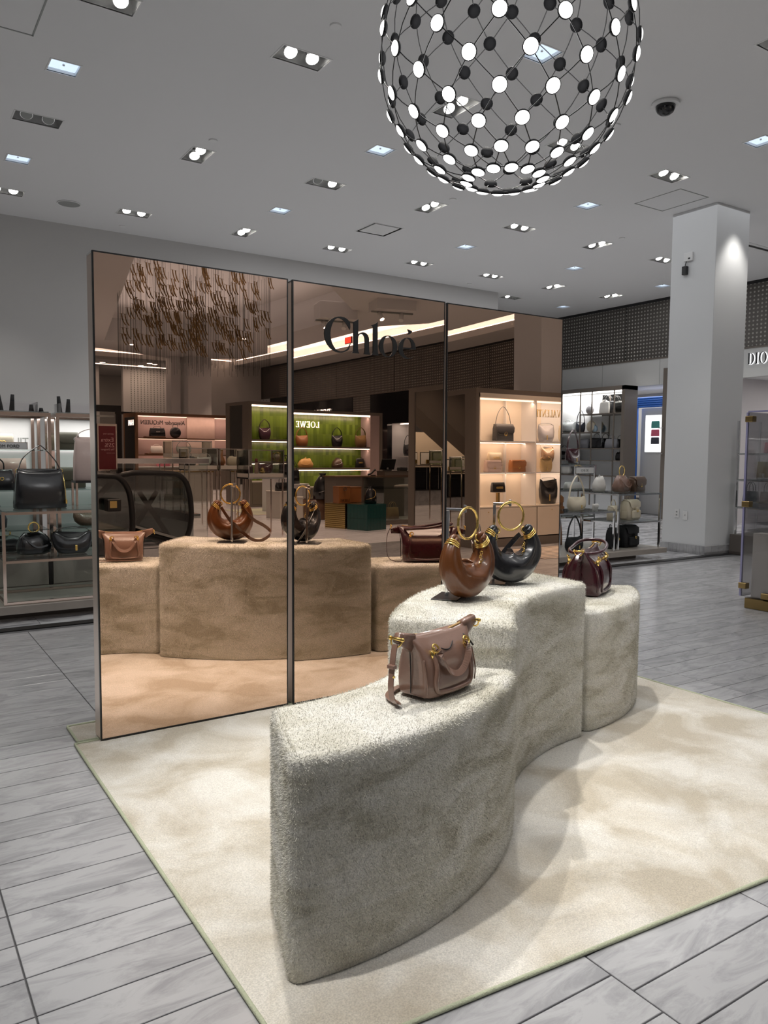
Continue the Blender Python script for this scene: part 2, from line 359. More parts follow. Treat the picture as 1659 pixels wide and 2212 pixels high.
tme = box(g, TL-g, g, TW-g, -.010, 0, c=.0012).obj('tile', 'white_marble', FL); t0 = tme; t0.location = (*near[0], 0)
for c in near[1:]:
    t = t0.copy(); COL.objects.link(t); t.location = (c[0], c[1], 0)
fb = MB()
for c in cells:
    if c in ns: continue
    if c[0] < -1 and c[1] < 2: continue
    x, y = c; fb.add([(x+g, y+g, 0), (x+TL-g, y+g, 0), (x+TL-g, y+TW-g, 0), (x+g, y+TW-g, 0)], [(0, 1, 2, 3)])
fb.obj('tile_field', 'white_marble', FL, kind='stuff')
# border of dark inlay and the strongly veined marble beyond it
bd = MB()
for i in range(-8, 34):
    bd.box(-3+.5*i, -3+.5*i+.497, 6.16, 6.42, -.01, .0005)
bd.obj('border_tile_row', 'veined_marble', FL, kind='stuff')
box(-4, 13.5, 6.045, 6.155, -.01, .0008).obj('inlay_strip', 'black_trim', FL)
b2 = MB(); random.seed(3)
for i in range(-8, 36):
    for j in range(26):
        x = -4+.5*i+(j % 2)*.25; y = 6.42+.3*j; b2.box(x+.001, x+.499, y+.001, y+.299, -.01, 0)
b2.obj('veined_tile_field', 'veined_marble', FL, kind='stuff')
# ------------------------------------------------------------------ ceiling
SPC = 1.57
TWIN = [(1.495, 5.93), (3.02, 5.89), (1.44, 8.375), (3.04, 8.375), (4.61, 8.38), (1.47, 10.86), (3.05, 10.86), (4.63, 10.86), (6.2, 10.89), (6.165, 8.38), (7.8, 10.9), (7.757, 8.41), (9.4, 10.92), (11.0, 12.13), (10.96, 10.92), (9.35, 8.41), (10.93, 8.42), (12.53, 10.87), (7.74, 5.92), (6.06, 3.6), (4.61, 5.89), (6.15, 5.95)]
SQ = [(1.443, 7.15), (1.443, 9.615), (4.62, 9.63), (4.60, 7.156), (4.58, 4.75), (7.78, 9.64), (7.79, 7.18), (10.9, 9.65), (12.6, 12.24), (12.57, 9.67), (7.66, 4.767)]
SQ[7] = (10.18, 9.647)
TWIN_DIM = (.21, .115); SQD = .115
TURN = {3, 9, 7, 15, 14, 17, 20}   # cans turned the other way
holes = [(x-TWIN_DIM[0], x+TWIN_DIM[0], y-TWIN_DIM[1], y+TWIN_DIM[1]) for i, (x, y) in enumerate(TWIN) if i not in TURN]
holes += [(x-TWIN_DIM[1], x+TWIN_DIM[1], y-TWIN_DIM[0], y+TWIN_DIM[0]) for i, (x, y) in enumerate(TWIN) if i in TURN]
holes += [(x-SQD, x+SQD, y-SQD, y+SQD) for x, y in SQ]
holes += [(5.93, 6.41, 9.36, 9.86)]
def holed(x0, x1, y0, y1, hs, z):
    ys = sorted({y0, y1, *[h[2] for h in hs], *[h[3] for h in hs]}); mb = MB()
    for a, b in zip(ys[:-1], ys[1:]):
        rs = sorted((h[0], h[1]) for h in hs if h[2] <= a+1e-6 and h[3] >= b-1e-6); x = x0
        for p, q in rs+[(x1, x1)]:
            if p > x+1e-6: mb.add([(x, a, z), (x, b, z), (p, b, z), (p, a, z)], [(0, 1, 2, 3)])
            x = max(x, q)
    return mb
CE = struct(holed(-4, 13.52, -1, 14.2, holes, ZC).obj('ceiling', 'ceiling_paint'))
def slab(loops, z0, z1, name, m, parent=None):
    bm = bmesh.new(); E = []
    for lp in loops:
        vs = [bm.verts.new((x, y, z0)) for x, y in lp]
        E += [bm.edges.new((vs[i], vs[(i+1) % len(vs)])) for i in range(len(vs))]
    bmesh.ops.triangle_fill(bm, use_beauty=True, edges=E)
    r = bmesh.ops.extrude_face_region(bm, geom=bm.faces[:])
    bmesh.ops.translate(bm, vec=(0, 0, z1-z0), verts=[q for q in r['geom'] if isinstance(q, bmesh.types.BMVert)])
    bmesh.ops.recalc_face_normals(bm, faces=bm.faces[:])
    me = bpy.data.meshes.new(name); bm.to_mesh(me); bm.free(); me.materials.append(MATS[m]); o = bpy.data.objects.new(name, me); COL.objects.link(o)
    if parent is not None: o.parent = parent
    return o
HOLE = [(4.10, -6.35), (6.53, -16.9), (9.3, -16.4), (9.4, -8.0), (6.3, -4.6)]
BND = [(13.52, -4), (11.4, -4), (11.4, -6.1), (11.44, -8), (10.72, -9), (10.72, -10.3), (10.82, -13.5), (10.86, -14.9), (11.75, -16.67), (11.69, -18.58), (10.9, -19.36), (9.99, -20.28), (7, -18.86), (-4, -18.86)]
slab([[(-4, -1), (13.52, -1)]+BND, HOLE], ZC, ZC+.1, 'lowered_ceiling_panel', 'ceiling_paint', CE)
cf = MB()
for (a, b) in zip(HOLE, HOLE[1:]+HOLE[:1]): cf.add([(*a, ZC+.1), (*b, ZC+.1), (*b, 5.9), (*a, 5.9)], [(0, 1, 2, 3)])
cf.add([(x, y, 5.9) for x, y in HOLE], [(4, 3, 2, 1, 0)]); cf.obj('coffer', 'ceiling_paint', CE)
box(5, 13.6, -23, -4, 5.15, 5.25).obj('cove_top', 'ceiling_paint', CE)
box(13.53, 13.7, -23, -4, ZC, 5.25).obj('cove_wall', 'white_plastic', CE); box(4, 13.53, -23.2, -23, ZC+.1, 5.25).obj('cove_wall', 'white_plastic', CE)
box(12.45, 13.5, -20.9, -4, ZC+.0, ZC+.16).obj('cove_lip', 'wall_paint', CE)
box(-4, 13.5, -21.9, -20.95, ZC, ZC+.16).obj('cove_lip', 'wall_paint', CE)
box(12.5, 12.58, -20.8, -4.1, ZC+.16, ZC+.2).obj('cove_lamp', 'cove_light', CE)
box(4, 12.4, -21.1, -21.0, ZC+.16, ZC+.2).obj('cove_lamp', 'cove_light', CE)
box(-4, 13.52, -28, -21.9, ZC, ZC+.1).obj('lowered_ceiling_panel', 'ceiling_paint', CE)
# access panels: thin raised frames on the ceiling
def frame_strip(x0, x1, y0, y1, w=.012):
    m = MB(); z = ZC-.004
    m.box(x0, x1, y0, y0+w, z, ZC+.02).box(x0, x1, y1-w, y1, z, ZC+.02).box(x0, x0+w, y0, y1, z, ZC+.02).box(x1-w, x1, y0, y1, z, ZC+.02); return m
frame_strip(.55, 1.145, 6.15, 6.75).obj('access_panel_frame', 'grey_plastic', CE); frame_strip(8.2, 8.75, 6.1, 6.78).obj('access_panel_frame', 'grey_plastic', CE)
# ------------------------------------------------------------------ walls
struct(box(-4, 10.45, 11.91, 12.1, 0, ZC).obj('wall_back', 'wall_paint'))
struct(box(10.25, 10.45, 12.1, 14.2, 0, ZC).obj('wall_return', 'wall_paint'))
struct(box(-4, 16.5, 14.2, 14.4, 0, 6).obj('wall_far_back', 'wall_paint'))
struct(box(-4.2, -4, -28, 14.4, 0, 6).obj('wall_left', 'wall_paint'))
struct(box(-4, 16.5, -28.2, -28, 0, 6).obj('wall_front', 'wall_paint'))
WR = struct(box(13.53, 13.7, -21, 14.2, 3.27, ZC).obj('wall_right', 'frieze_metal'))
st = MB()
for j in range(16):
    z = 3.312+.0745*j
    for i in range(int(33.0/.078)):
        y = -19.2+.078*i; v = [(13.518, y, z)]+[(13.531, y+.0215*math.cos(k*PI/3), z+.0215*math.sin(k*PI/3)) for k in range(6)]
        st.add(v, [(0, k+1, (k+1) % 6+1) for k in range(6)])
st.obj('stud_pattern', 'stud_metal', WR, kind='stuff')
for y in (-15.8, -12.4, -9, -5.6, -2.2, 1.2, 4.6, 7.2, 9.35, 11.3): box(13.522, 13.531, y-.006, y+.006, 3.29, ZC).obj('panel_joint', 'black_trim', WR)
box(13.50, 13.53, -20, 14.2, 4.475-.05, 4.479).obj('shadow_gap', 'black_trim', WR); box(13.50, 13.53, -20, 14.2, 3.265, 3.29).obj('frieze_rail', 'taupe_panel', WR)
FA = struct(MB().box(13.52, 13.72, -2.4, 14.2, 2.745, 3.265).obj('wall_fascia', 'fascia_stone'))
for y in (11.9, 10.4, 6.6): box(13.516, 13.521, y, y+.006, 2.745, 3.265).obj('fascia_joint', 'grey_plastic', FA)
for y in (12.15,): pass
# front of the black boutique and its neighbours, on the same wall further along
FB2 = struct(MB().box(13.52, 13.7, -20, -14.73, 0, 3.25).box(13.52, 13.7, -13.7, -12.75, 0, 3.26).box(13.52, 13.7, -12.75, -11.2, 2.33, 3.26).obj('wall_black_front', 'black_gloss'))
struct(MB().box(13.53, 13.7, -14.73, -13.7, 0, 3.27).box(13.53, 13.7, -11.2, -2.4, 0, 3.27).obj('wall_panelled', 'frieze_metal'))
sp = MB()
for j in range(12):
    for i in range(13):
        y = -14.68+.078*i; z = 2.4+.0745*j; sp.add([(13.518, y, z)]+[(13.531, y+.0215*math.cos(k*PI/3), z+.0215*math.sin(k*PI/3)) for k in range(6)], [(0, k+1, (k+1) % 6+1) for k in range(6)])
sp.obj('stud_pattern', 'stud_metal', bpy.data.objects['wall_panelled'], kind='stuff')
NI = struct(MB().box(14.3, 14.4, -12.75, -11.0, 0, 2.33).box(13.7, 14.4, -12.85, -12.75, 0, 2.33).box(13.55, 14.4, -12.75, -11.0, 2.33, 2.4).obj('wall_niche', 'white_plastic'))
box(13.9, 14.0, -12.6, -11.2, 2.31, 2.328).obj('niche_lamp', 'store_lamp', NI); box(13.75, 14.29, -12.7, -11.1, 1.32, 1.35).obj('niche_shelf', 'white_plastic', NI)
# shop interiors behind the right wall
SI = struct(box(15.6, 15.8, 8.9, 14.2, 0, 2.76).obj('wall_shop_rear', 'wall_paint'))
struct(box(13.72, 16, 7.9, 14.2, 2.76, 2.84).obj('ceiling_shop', 'white_plastic'))
struct(box(13.72, 16, 2, 7.9, 2.79, 2.87).obj('ceiling_boutique', 'white_plastic'))
mat('boutique_wall', (.55, .52, .53), .8, var=.03)
struct(box(15.9, 16.1, 2, 8.9, 0, 2.79).obj('wall_boutique_rear', 'boutique_wall'))
struct(box(13.6, 16, 8.72, 8.92, 0, 2.79).obj('wall_between_shops', 'boutique_wall'))
# far wall of the hall with pale perforated panel, seen in the mirror
struct(box(3, 13.5, -21.7, -21.5, 0, ZC).obj('wall_hall_end', 'wall_paint')) if False else None
PW = struct(box(9.2, 16, -24.2, -24.0, 0, ZC).obj('wall_hall_end', 'column_paint'))
dt = MB()
for j in range(30):
    for i in range(46):
        x = 9.5+.13*i; z = 1.9+.085*j; dt.box(x, x+.03, -24.0, -23.985, z, z+.045)
dt.obj('perforation', 'grey_plastic', PW, kind='stuff')
struct(box(11.35, 13.5, -20.9, -20.7, 0, ZC).obj('wall_side_bay', 'wall_paint'))
for x0, x1, zz in ((5.5, 13, 4.455), (5.5, 14, 4.45)): pass
def strip(x0, x1, y, z, w, lab):
    t = thing('linear_light', lab, 'ceiling light', (x0, y, z-.012)); box(0, x1-x0, 0, w, 0, .024).obj('diffuser', 'cove_light', t); box(-.02, x1-x0+.02, -.02, w+.02, .012, .034).obj('trim', 'white_plastic', t)
strip(7.6, 14, -23.3, ZC-.026, .16, 'long pale light strip in the ceiling before the perforated end wall')
strip(5.6, 8.6, -26.3, ZC-.026, .16, 'farthest short light strip in the ceiling left of the pale column')
# columns ---------------------------------------------------------------------
def column(name, x0, x1, y0, y1, base=True):
    c = struct(box(x0, x1, y0, y1, 0, ZC, c=.004).obj(name, 'column_paint'))
    if base:
        n = 0
        for k in range(5):
            a = x0-.012+(x1-x0+.024)*k/5; b = x0-.012+(x1-x0+.024)*(k+1)/5
            box(a+.001, b-.001, y0-.014, y0, 0, .118, c=.002).obj('baseboard_tile', 'grey_marble', c)
            a = y0-.012+(y1-y0+.024)*k/5; b = y0-.012+(y1-y0+.024)*(k+1)/5
            box(x0-.014, x0, a+.001, b-.001, 0, .118, c=.002).obj('baseboard_tile', 'grey_marble', c)
    return c
CO = column('column_front', 9.0, 9.70, 6.14, 6.80)
column('column_mirrored', 9.0, 9.66, -2.98, -2.32, False)
column('column_hall', 9.9, 10.75, -19.75, -19.0, False); column('column_pilaster', 9.45, 9.78, -19.9, -19.4, False)
column('column_far', 7.35, 8.35, -24.9, -24.2, False)
# ------------------------------------------------------------------ ceiling fittings
def recess(t, hx, hy, d, m):
    b = MB(); b.add([(-hx, -hy, 0), (hx, -hy, 0), (hx, hy, 0), (-hx, hy, 0), (-hx, -hy, d), (hx, -hy, d), (hx, hy, d), (-hx, hy, d)], [(0, 1, 5, 4), (1, 2, 6, 5), (2, 3, 7, 6), (3, 0, 4, 7), (4, 5, 6, 7)])
    b.obj('recess_box', m, t)
    q = MB(); w = .012
    for s in (-1, 1): q.box(-hx-w, hx+w, s*hy-(w if s < 0 else 0), s*hy+(w if s > 0 else 0), -.004, .006); q.box(s*hx-(w if s < 0 else 0), s*hx+(w if s > 0 else 0), -hy, hy, -.004, .006)
    q.obj('trim', 'white_plastic', t)
TL_LAB = ['brightest twin downlight right of the top left one, both lamps glaring', ]
tw_lab = {0: 'square finned downlight cut by the top edge of the photo', 1: 'glaring twin downlight nearest the lens, left of the black and white pendant', 2: 'unlit slot downlight above the left blue ceiling pane', 3: 'twin downlight with two tilted lamps above the left mirror panel, second row',
 4: 'twin downlight with one bare lamp left of the pendant foot', 5: 'twin downlight cut by the left edge near the round speaker', 6: 'twin downlight just right of the round ceiling speaker', 7: 'twin downlight above the top left part of the mirror screen, back row',
 8: 'back row twin downlight left of the slot air vent', 9: 'twin downlight straight above the slot air vent', 10: 'back row twin downlight just below the slot air vent', 11: 'twin downlight right of the air vent, third row', 12: 'small twin downlight above the right mirror panel beside the wall corner',
 13: 'single lit lamp downlight just above the top of the right mirror panel', 14: 'twin downlight above the right end of the mirror, back row', 15: 'twin downlight left of the white column by the light ripples', 16: 'twin downlight touching the white column in the photo', 17: 'twin downlight before the dotted metal frieze, farthest of its row', 18: 'twin downlight right of the pendant under the dome camera',
 19: 'twin downlight cut by the right edge near the top', 20: 'twin downlight seen through the wires of the pendant, lower left', 21: 'twin downlight seen through the wires of the pendant, lower right'}
for i, (x, y) in enumerate(TWIN):
    hx, hy = TWIN_DIM; t = thing('twin_downlight', tw_lab[i], 'ceiling light', (x, y, ZC), PI/2 if i in TURN else 0, 'recessed twin downlights')
    recess(t, hx, hy, .13, 'reflector')
    for k, s in enumerate((-1, 1)):
        m = MB(); tilt = .55*(1 if (i+k) % 2 else .8); lit = not (i == 2) and not (i == 13 and k == 1) and not (i == 4 and k == 0)
        m.cyl((0, 0, 0), .058, .07, 18, r2=.045); b = m.obj('lamp_can', 'chrome', t); b.location = (s*.098, .0, .022); b.rotation_euler = (-tilt if i not in TURN else 0, tilt if i in TURN else 0, 0)
        d = MB().cyl((0, 0, -.004), .052, .004, 18).obj('lamp_face', 'lamp_white' if lit else 'grey_plastic', b)
sq_lab = ['blue white square ceiling light at the upper left', 'blue white square ceiling light at the left edge', 'blue white square ceiling light above the middle of the left mirror panel', 'blue white square ceiling light left of the pendant, by its lower rim', 'blue white square ceiling light seen through the pendant', 'blue white square ceiling light above the middle mirror panel, right of the vent',
 'blue white square ceiling light right below the pendant towards the column', 'blue white square ceiling light before the lettering side of the column, back row', 'small square ceiling light at the corner where mirror top meets the frieze', 'square ceiling light just left of the column by the frieze', 'blue white square ceiling light cut by the right edge']
for i, (x, y) in enumerate(SQ):
    t = thing('square_downlight', sq_lab[i], 'ceiling light', (x, y, ZC), 0, 'square blue white ceiling lights'); recess(t, SQD, SQD, .05, 'white_plastic')
    box(-SQD+.004, SQD-.004, -SQD+.004, SQD-.004, .030, .04).obj('diffuser', 'panel_blue', t)
    MB().cyl((0, 0, .018), .01, .012, 8).obj('sensor', 'white_plastic', t)
for i, (x, y, lab) in enumerate([(3.007, 5.31, 'round ceiling cap near the glaring downlight'), (3.03, 7.89, 'round ceiling cap behind the second row twin downlight'), (6.13, 5.32, 'round ceiling cap below the dome camera'), (6.2, 7.954, 'round ceiling cap right of the pendant foot'), (3.07, 11.54, 'round ceiling cap below the round speaker'), (9.48, 11.62, 'round ceiling cap above the right mirror panel'), (9.33, 7.92, 'round ceiling cap left of the white column')]):
    t = tag(MB().cyl((0, 0, -.012), .042, .016, 18, r2=.046).obj('sprinkler_cap', 'white_plastic'), lab, 'sprinkler', 'sprinkler caps in the ceiling'); t.location = (x, y, ZC)
t = thing('ceiling_speaker', 'round grey speaker grille set in the ceiling at left', 'speaker', (2.23, 10.91, ZC)); MB().cyl((0, 0, -.008), .135, .012, 32).obj('grille', 'grey_plastic', t); MB().torus((0, 0, -.006), .14, .008, 32, 6, (1, 0, 0), (0, 1, 0)).obj('rim', 'white_plastic', t)
t = thing('dome_camera', 'black dome security camera on a white ring under the ceiling', 'camera', (6.123, 4.747, ZC)); MB().cyl((0, 0, -.03), .125, .032, 32, r2=.118).obj('ring', 'white_plastic', t)
MB().lathe([(.001, -.115), (.04, -.107), (.07, -.085), (.085, -.055), (.088, -.028)], 24).obj('dome', 'black_gloss', t)
t = thing('air_vent', 'white square plate vent with a dark slot round it', 'vent', (6.17, 9.61, ZC)); recess(t, .24, .25, .08, 'black_trim'); box(-.205, .205, -.215, .215, -.004, .012, c=.003).obj('plate', 'white_plastic', t)
t = thing('slot_vent', 'dark linear slot vent at the right end of the ceiling', 'vent', (11.0, 7.1, ZC)); box(0, 1.6, -.03, .03, -.006, .003).obj('slot', 'black_trim', t); box(-.05, 1.65, -.1, .1, -.004, .004).obj('flange', 'white_plastic', t)
# ------------------------------------------------------------------ black and white mesh pendant
PC = Vector((2.215, 2.5, 2.915)); PR = .515
pend = thing('mesh_pendant', 'large globe pendant of black wire net with round white light discs', 'pendant lamp', PC)
nodes_ = []; wires = MB(); rows = []
lat = [-76, -63, -50, -37, -24, -11, 3, 17, 31, 45, 60, 74]; NR = [11, 13, 14, 14, 14, 14, 14, 14, 14, 13, 11, 8]
NB = 14
for k, la in enumerate(lat):
    la = math.radians(la); row = []
    for j in range(NB):
        a = 2*PI*(j+.5*(k % 2))/NB+.12; r = PR*math.cos(la)**.85
        row.append(Vector((r*math.cos(a), r*math.sin(a), PR*math.sin(la)*1.0)))
    rows.append(row)
for k in range(len(rows)-1):
    for j in range(NB):
        a = rows[k][j]; q = (j if k % 2 == 0 else j+1)
        for b in (rows[k+1][q % NB], rows[k+1][(q-1) % NB]):
            mid = (a+b)/2; mid = mid.normalized()*(a.length+b.length)/2*1.004
            wires.tube([a, (a+mid)/2*1.002, mid, (b+mid)/2*1.002, b], .0022, 5, cap=False)
wires.obj('wire_net', 'black_trim', pend)
mat('disc_black', (.006, .006, .007), .75, spec=.2)
dm = MB().lathe([(.001, .013), (.016, .012), (.0265, .006), (.0295, -.001), (.0295, -.006), (.001, -.0062)], 18).obj('disc_back', 'disc_black', pend)
lm = MB().lathe([(.001, -.014), (.014, -.0125), (.0265, -.006), (.001, -.0055)], 18).obj('light_disc', 'disc_light', dm)
first = True
for k, row in enumerate(rows):
    if lat[k] > 62: continue
    for j, p in enumerate(row):
        if first: o = dm; first = False
        else:
            o = dm.copy(); COL.objects.link(o); c = lm.copy(); COL.objects.link(c); c.parent = o
        out = p.normalized(); o.location = p*1.004; o.rotation_euler = (-out).to_track_quat('Z', 'Y').to_euler()
MB().cyl((0, 0, .5), .004, ZC-PC.z-.5, 8).obj('cable', 'black_trim', pend); MB().cyl((0, 0, ZC-PC.z-.03), .07, .03, 20).obj('canopy', 'black_trim', pend)
MB().torus((0, 0, rows[0][0].z), (rows[0][0].xy).length, .0025, 40, 5, (1, 0, 0), (0, 1, 0)).obj('bottom_ring', 'black_trim', pend)
plight = bpy.data.lights.new('pendant_glow', 'POINT'); plight.energy = 22; plight.shadow_soft_size = .35; plo = bpy.data.objects.new('pendant_glow', plight); COL.objects.link(plo); plo.location = PC
# ------------------------------------------------------------------ folding mirror screen
PAN = [((.798, 3.483), (1.718, 3.499), .1), ((1.742, 3.487), (2.69, 3.497), -.23), ((2.715, 3.497), (3.62, 3.490), -.63)]
MH = 2.13
pl_lab = ['left mirror panel of the bronze screen, joined by a pale edge strip', 'middle mirror panel of the bronze screen carrying black lettering', 'right mirror panel of the bronze screen, next to the dotted frieze']
frames = []
for i, (a, b, tl) in enumerate(PAN):
    A = Vector((*a, 0)); Bv = Vector((*b, 0)); d = (Bv-A); L = d.length; d.normalize(); n0 = Vector((d.y, -d.x, 0)); tl = math.radians(tl)
    n = n0*math.cos(tl)-Vector((0, 0, math.sin(tl))); up = Vector((0, 0, math.cos(tl)))+n0*math.sin(tl)
    m = Matrix((d, -n, up)).transposed().to_4x4(); m.translation = A
    e = thing('mirror_panel', pl_lab[i], 'mirror', (0, 0, 0), 0, 'panels of the mirror screen'); e.matrix_basis = m; frames.append(e)
    z0 = .013
    box(.006, L-.006, 0, .004, z0+.006, MH-.006).obj('mirror_face', 'bronze_mirror', e)
    k = MB(); k.box(0, .006, -.001, .012, z0, MH).box(L-.006, L, -.001, .012, z0, MH).box(.006, L-.006, -.001, .012, MH-.006, MH).box(.006, L-.006, -.001, .012, z0, z0+.006); k.obj('edge_bead', 'black_trim', e)
    box(.001, L-.001, .0045, .097, z0, MH-.0065, c=.002).obj('core', 'edge_mirror', e)
    box(.0, L, .012, .099, MH-.006, MH, c=.001).obj('top_cap', 'chrome', e)
G = {'C':[[(0.3275,1.9183),(0.3304,1.9316),(0.3293,1.947),(0.3267,1.9576),(0.3119,1.9701),(0.2936,1.9775),(0.2736,1.9792),(0.2573,1.9775),(0.2376,1.9718),(0.2179,1.9612),(0.2001,1.9466),(0.1877,1.9286),(0.1796,1.908),(0.1775,1.8865),(0.1796,1.8654),(0.186,1.8476),(0.1966,1.8317),(0.2109,1.8175),(0.2271,1.8065),(0.2451,1.7996),(0.265,1.7972),(0.2832,1.7986),(0.2996,1.8039),(0.3143,1.8119),(0.3216,1.8178),(0.3271,1.8317),(0.3337,1.8534),(0.3234,1.836),(0.3124,1.8211),(0.2996,1.8117),(0.285,1.8059),(0.2704,1.8038),(0.2559,1.8067),(0.2432,1.814),(0.2324,1.8254),(0.2234,1.8401),(0.2173,1.8564),(0.213,1.8775),(0.213,1.8959),(0.2158,1.9145),(0.2215,1.9319),(0.2293,1.948),(0.2394,1.9612),(0.252,1.9696),(0.2646,1.9709),(0.2809,1.9663),(0.2955,1.9576),(0.3083,1.945),(0.3194,1.9305)]],'h':[[(0.3396,1.958),(0.3525,1.9611),(0.3673,1.9695),(0.3785,1.9768),(0.3781,1.8992),(0.3863,1.9056),(0.4013,1.9117),(0.4144,1.9125),(0.4277,1.9087),(0.4372,1.9001),(0.443,1.8886),(0.445,1.873),(0.4456,1.8287),(0.4464,1.8161),(0.4519,1.8006),(0.4131,1.8008),(0.4168,1.8106),(0.419,1.8265),(0.4188,1.877),(0.4164,1.8894),(0.4107,1.8984),(0.4032,1.9033),(0.3957,1.9033),(0.3863,1.8987),(0.3796,1.8909),(0.377,1.8797),(0.3773,1.8232),(0.3792,1.8108),(0.386,1.8019),(0.339,1.8014),(0.3475,1.8108),(0.3501,1.821),(0.3496,1.9521),(0.347,1.9556)]],'l':[[(0.4571,1.9532),(0.4693,1.9575),(0.4846,1.9653),(0.498,1.9762),(0.499,1.8266),(0.5002,1.8139),(0.505,1.8008),(0.4588,1.8005),(0.4671,1.8113),(0.4701,1.8243),(0.4702,1.9449),(0.4678,1.9504),(0.4617,1.9517)]],'e':[[(0.7474,1.8502),(0.7464,1.8627),(0.74,1.8819),(0.7275,1.8989),(0.711,1.909),(0.6906,1.9105),(0.6704,1.9054),(0.6523,1.8941),(0.6384,1.8783),(0.6318,1.8582),(0.6328,1.8404),(0.6389,1.8214),(0.6532,1.8078),(0.6714,1.7984),(0.6918,1.7959),(0.7101,1.7989),(0.7244,1.8049),(0.7354,1.815),(0.7203,1.8063),(0.7039,1.8027),(0.6897,1.804),(0.6753,1.8127),(0.6651,1.8267),(0.6597,1.8442),(0.66,1.8491)],[(0.7198,1.8562),(0.7196,1.8703),(0.7153,1.8864),(0.707,1.8988),(0.6947,1.9059),(0.6825,1.9058),(0.6725,1.8958),(0.6646,1.8788),(0.6608,1.8557)]],'a':[[(0.691,1.9546),(0.7065,1.9518),(0.7221,1.9467),(0.7169,1.9374),(0.7047,1.9297),(0.6844,1.9236),(0.6945,1.932),(0.6984,1.9422)]],'o':[[(0.6246,1.8547),(0.6232,1.8418),(0.6189,1.8295),(0.612,1.8185),(0.6026,1.8092),(0.5915,1.8021),(0.579,1.7977),(0.566,1.7961),(0.5529,1.7973),(0.5405,1.8014),(0.5295,1.808),(0.5202,1.8169),(0.5132,1.8276),(0.5089,1.8395),(0.5073,1.8522),(0.5087,1.8648),(0.5129,1.8769),(0.5197,1.8879),(0.5288,1.8972),(0.5398,1.9043),(0.5521,1.9088),(0.5651,1.9106),(0.5781,1.9096),(0.5906,1.9057),(0.6019,1.8992),(0.6113,1.8903),(0.6185,1.8796),(0.623,1.8675)],[(0.5971,1.8538),(0.5964,1.8419),(0.5942,1.8307),(0.5905,1.8206),(0.5855,1.8122),(0.5796,1.8059),(0.5729,1.8019),(0.5659,1.8006),(0.5589,1.8019),(0.5522,1.8058),(0.5462,1.812),(0.5412,1.8203),(0.5374,1.8303),(0.535,1.8414),(0.5342,1.8531),(0.5349,1.8648),(0.5371,1.8759),(0.5407,1.8859),(0.5456,1.8943),(0.5515,1.9007),(0.5581,1.9047),(0.5651,1.9061),(0.5721,1.9049),(0.5788,1.9012),(0.5849,1.895),(0.5899,1.8867),(0.5938,1.8767),(0.5962,1.8655)]]}
def glyph(loops, m, parent, name, y0=-.0032, y1=-.0006):
    bm = bmesh.new(); E = []
    for lp in loops:
        P = lp
        vs = [bm.verts.new((u, y0, v)) for u, v in P]; E += [bm.edges.new((vs[i], vs[(i+1) % len(vs)])) for i in range(len(vs))]
    bmesh.ops.triangle_fill(bm, use_beauty=True, edges=E)
    r = bmesh.ops.extrude_face_region(bm, geom=bm.faces[:]); bmesh.ops.translate(bm, vec=(0, y1-y0, 0), verts=[q for q in r['geom'] if isinstance(q, bmesh.types.BMVert)])
    bmesh.ops.recalc_face_normals(bm, faces=bm.faces[:]); me = bpy.data.meshes.new(name); bm.to_mesh(me); bm.free(); me.materials.append(MATS[m])
    o = bpy.data.objects.new(name, me); COL.objects.link(o); o.parent = parent; return o
for ch in 'Chloea': glyph(G[ch], 'black_trim', frames[1], 'accent_mark' if ch == 'a' else 'letter')
# ------------------------------------------------------------------ rugs
carpet('rug_pile', (.50, .445, .36), (.61, .565, .49), (.73, .70, .645), .24, 2.9, .25)
carpet('plinth_pile', (.60, .57, .475), (.76, .735, .65), (.86, .84, .78), .3, 3.6, .35, (1, 1, 3.2))
mat('rug_binding', (.50, .53, .38), .8, var=.12, scale=120, bump=.5, bscale=260)
RZ = .012
def rug(name, label, poly, nx=150, ny=110):
    t = thing(name, label, 'rug'); (x0, y0), (x1, y1), (x2, y2), (x3, y3) = poly
    u = np.linspace(0, 1, nx); v = np.linspace(0, 1, ny); Uq, V = np.meshgrid(u, v)
    X = (1-Uq)*(1-V)*x0+Uq*(1-V)*x1+Uq*V*x2+(1-Uq)*V*x3; Y = (1-Uq)*(1-V)*y0+Uq*(1-V)*y1+Uq*V*y2+(1-Uq)*V*y3
    ed = np.minimum.reduce([Uq*(x1-x0), (1-Uq)*(x1-x0), V*abs(y3-y0), (1-V)*abs(y3-y0)])
    Z = RZ-.002+.0012*np.sin(X*9+2*np.sin(Y*5))*np.sin(Y*8)+RNG.normal(0, .0005, X.shape)-.004*np.exp(-ed/.012)
    ve = [tuple(p) for p in np.stack([X, Y, Z], -1).reshape(-1, 3)]
    f = [(j*nx+i, j*nx+i+1, (j+1)*nx+i+1, (j+1)*nx+i) for j in range(ny-1) for i in range(nx-1)]
    MB().add(ve, f, True).obj('pile', 'rug_pile', t); pp = list(poly)
    MB().prism(pp, .0005, .005).obj('backing', 'rug_binding', t)
    P = [(x, y, .0065) for x, y in pp]; ring = []
    for a, b in zip(P, P[1:]+P[:1]): ring += [tuple(Vector(a).lerp(Vector(b), k/24)) for k in range(24)]
    MB().tube(ring, .0062, 8, close=True).obj('binding', 'rug_binding', t)
    return t
rug('area_rug', 'large cream plush rug under the carpeted plinths with pale green binding', [(.69, 1.375), (3.69, 1.16), (3.665, 3.515), (.695, 3.515)])
rug('rug_runner', 'narrow cream rug strip running behind the mirror screen', [(.712, 3.535), (3.665, 3.535), (3.665, 3.775), (.712, 3.765)], 120, 16)
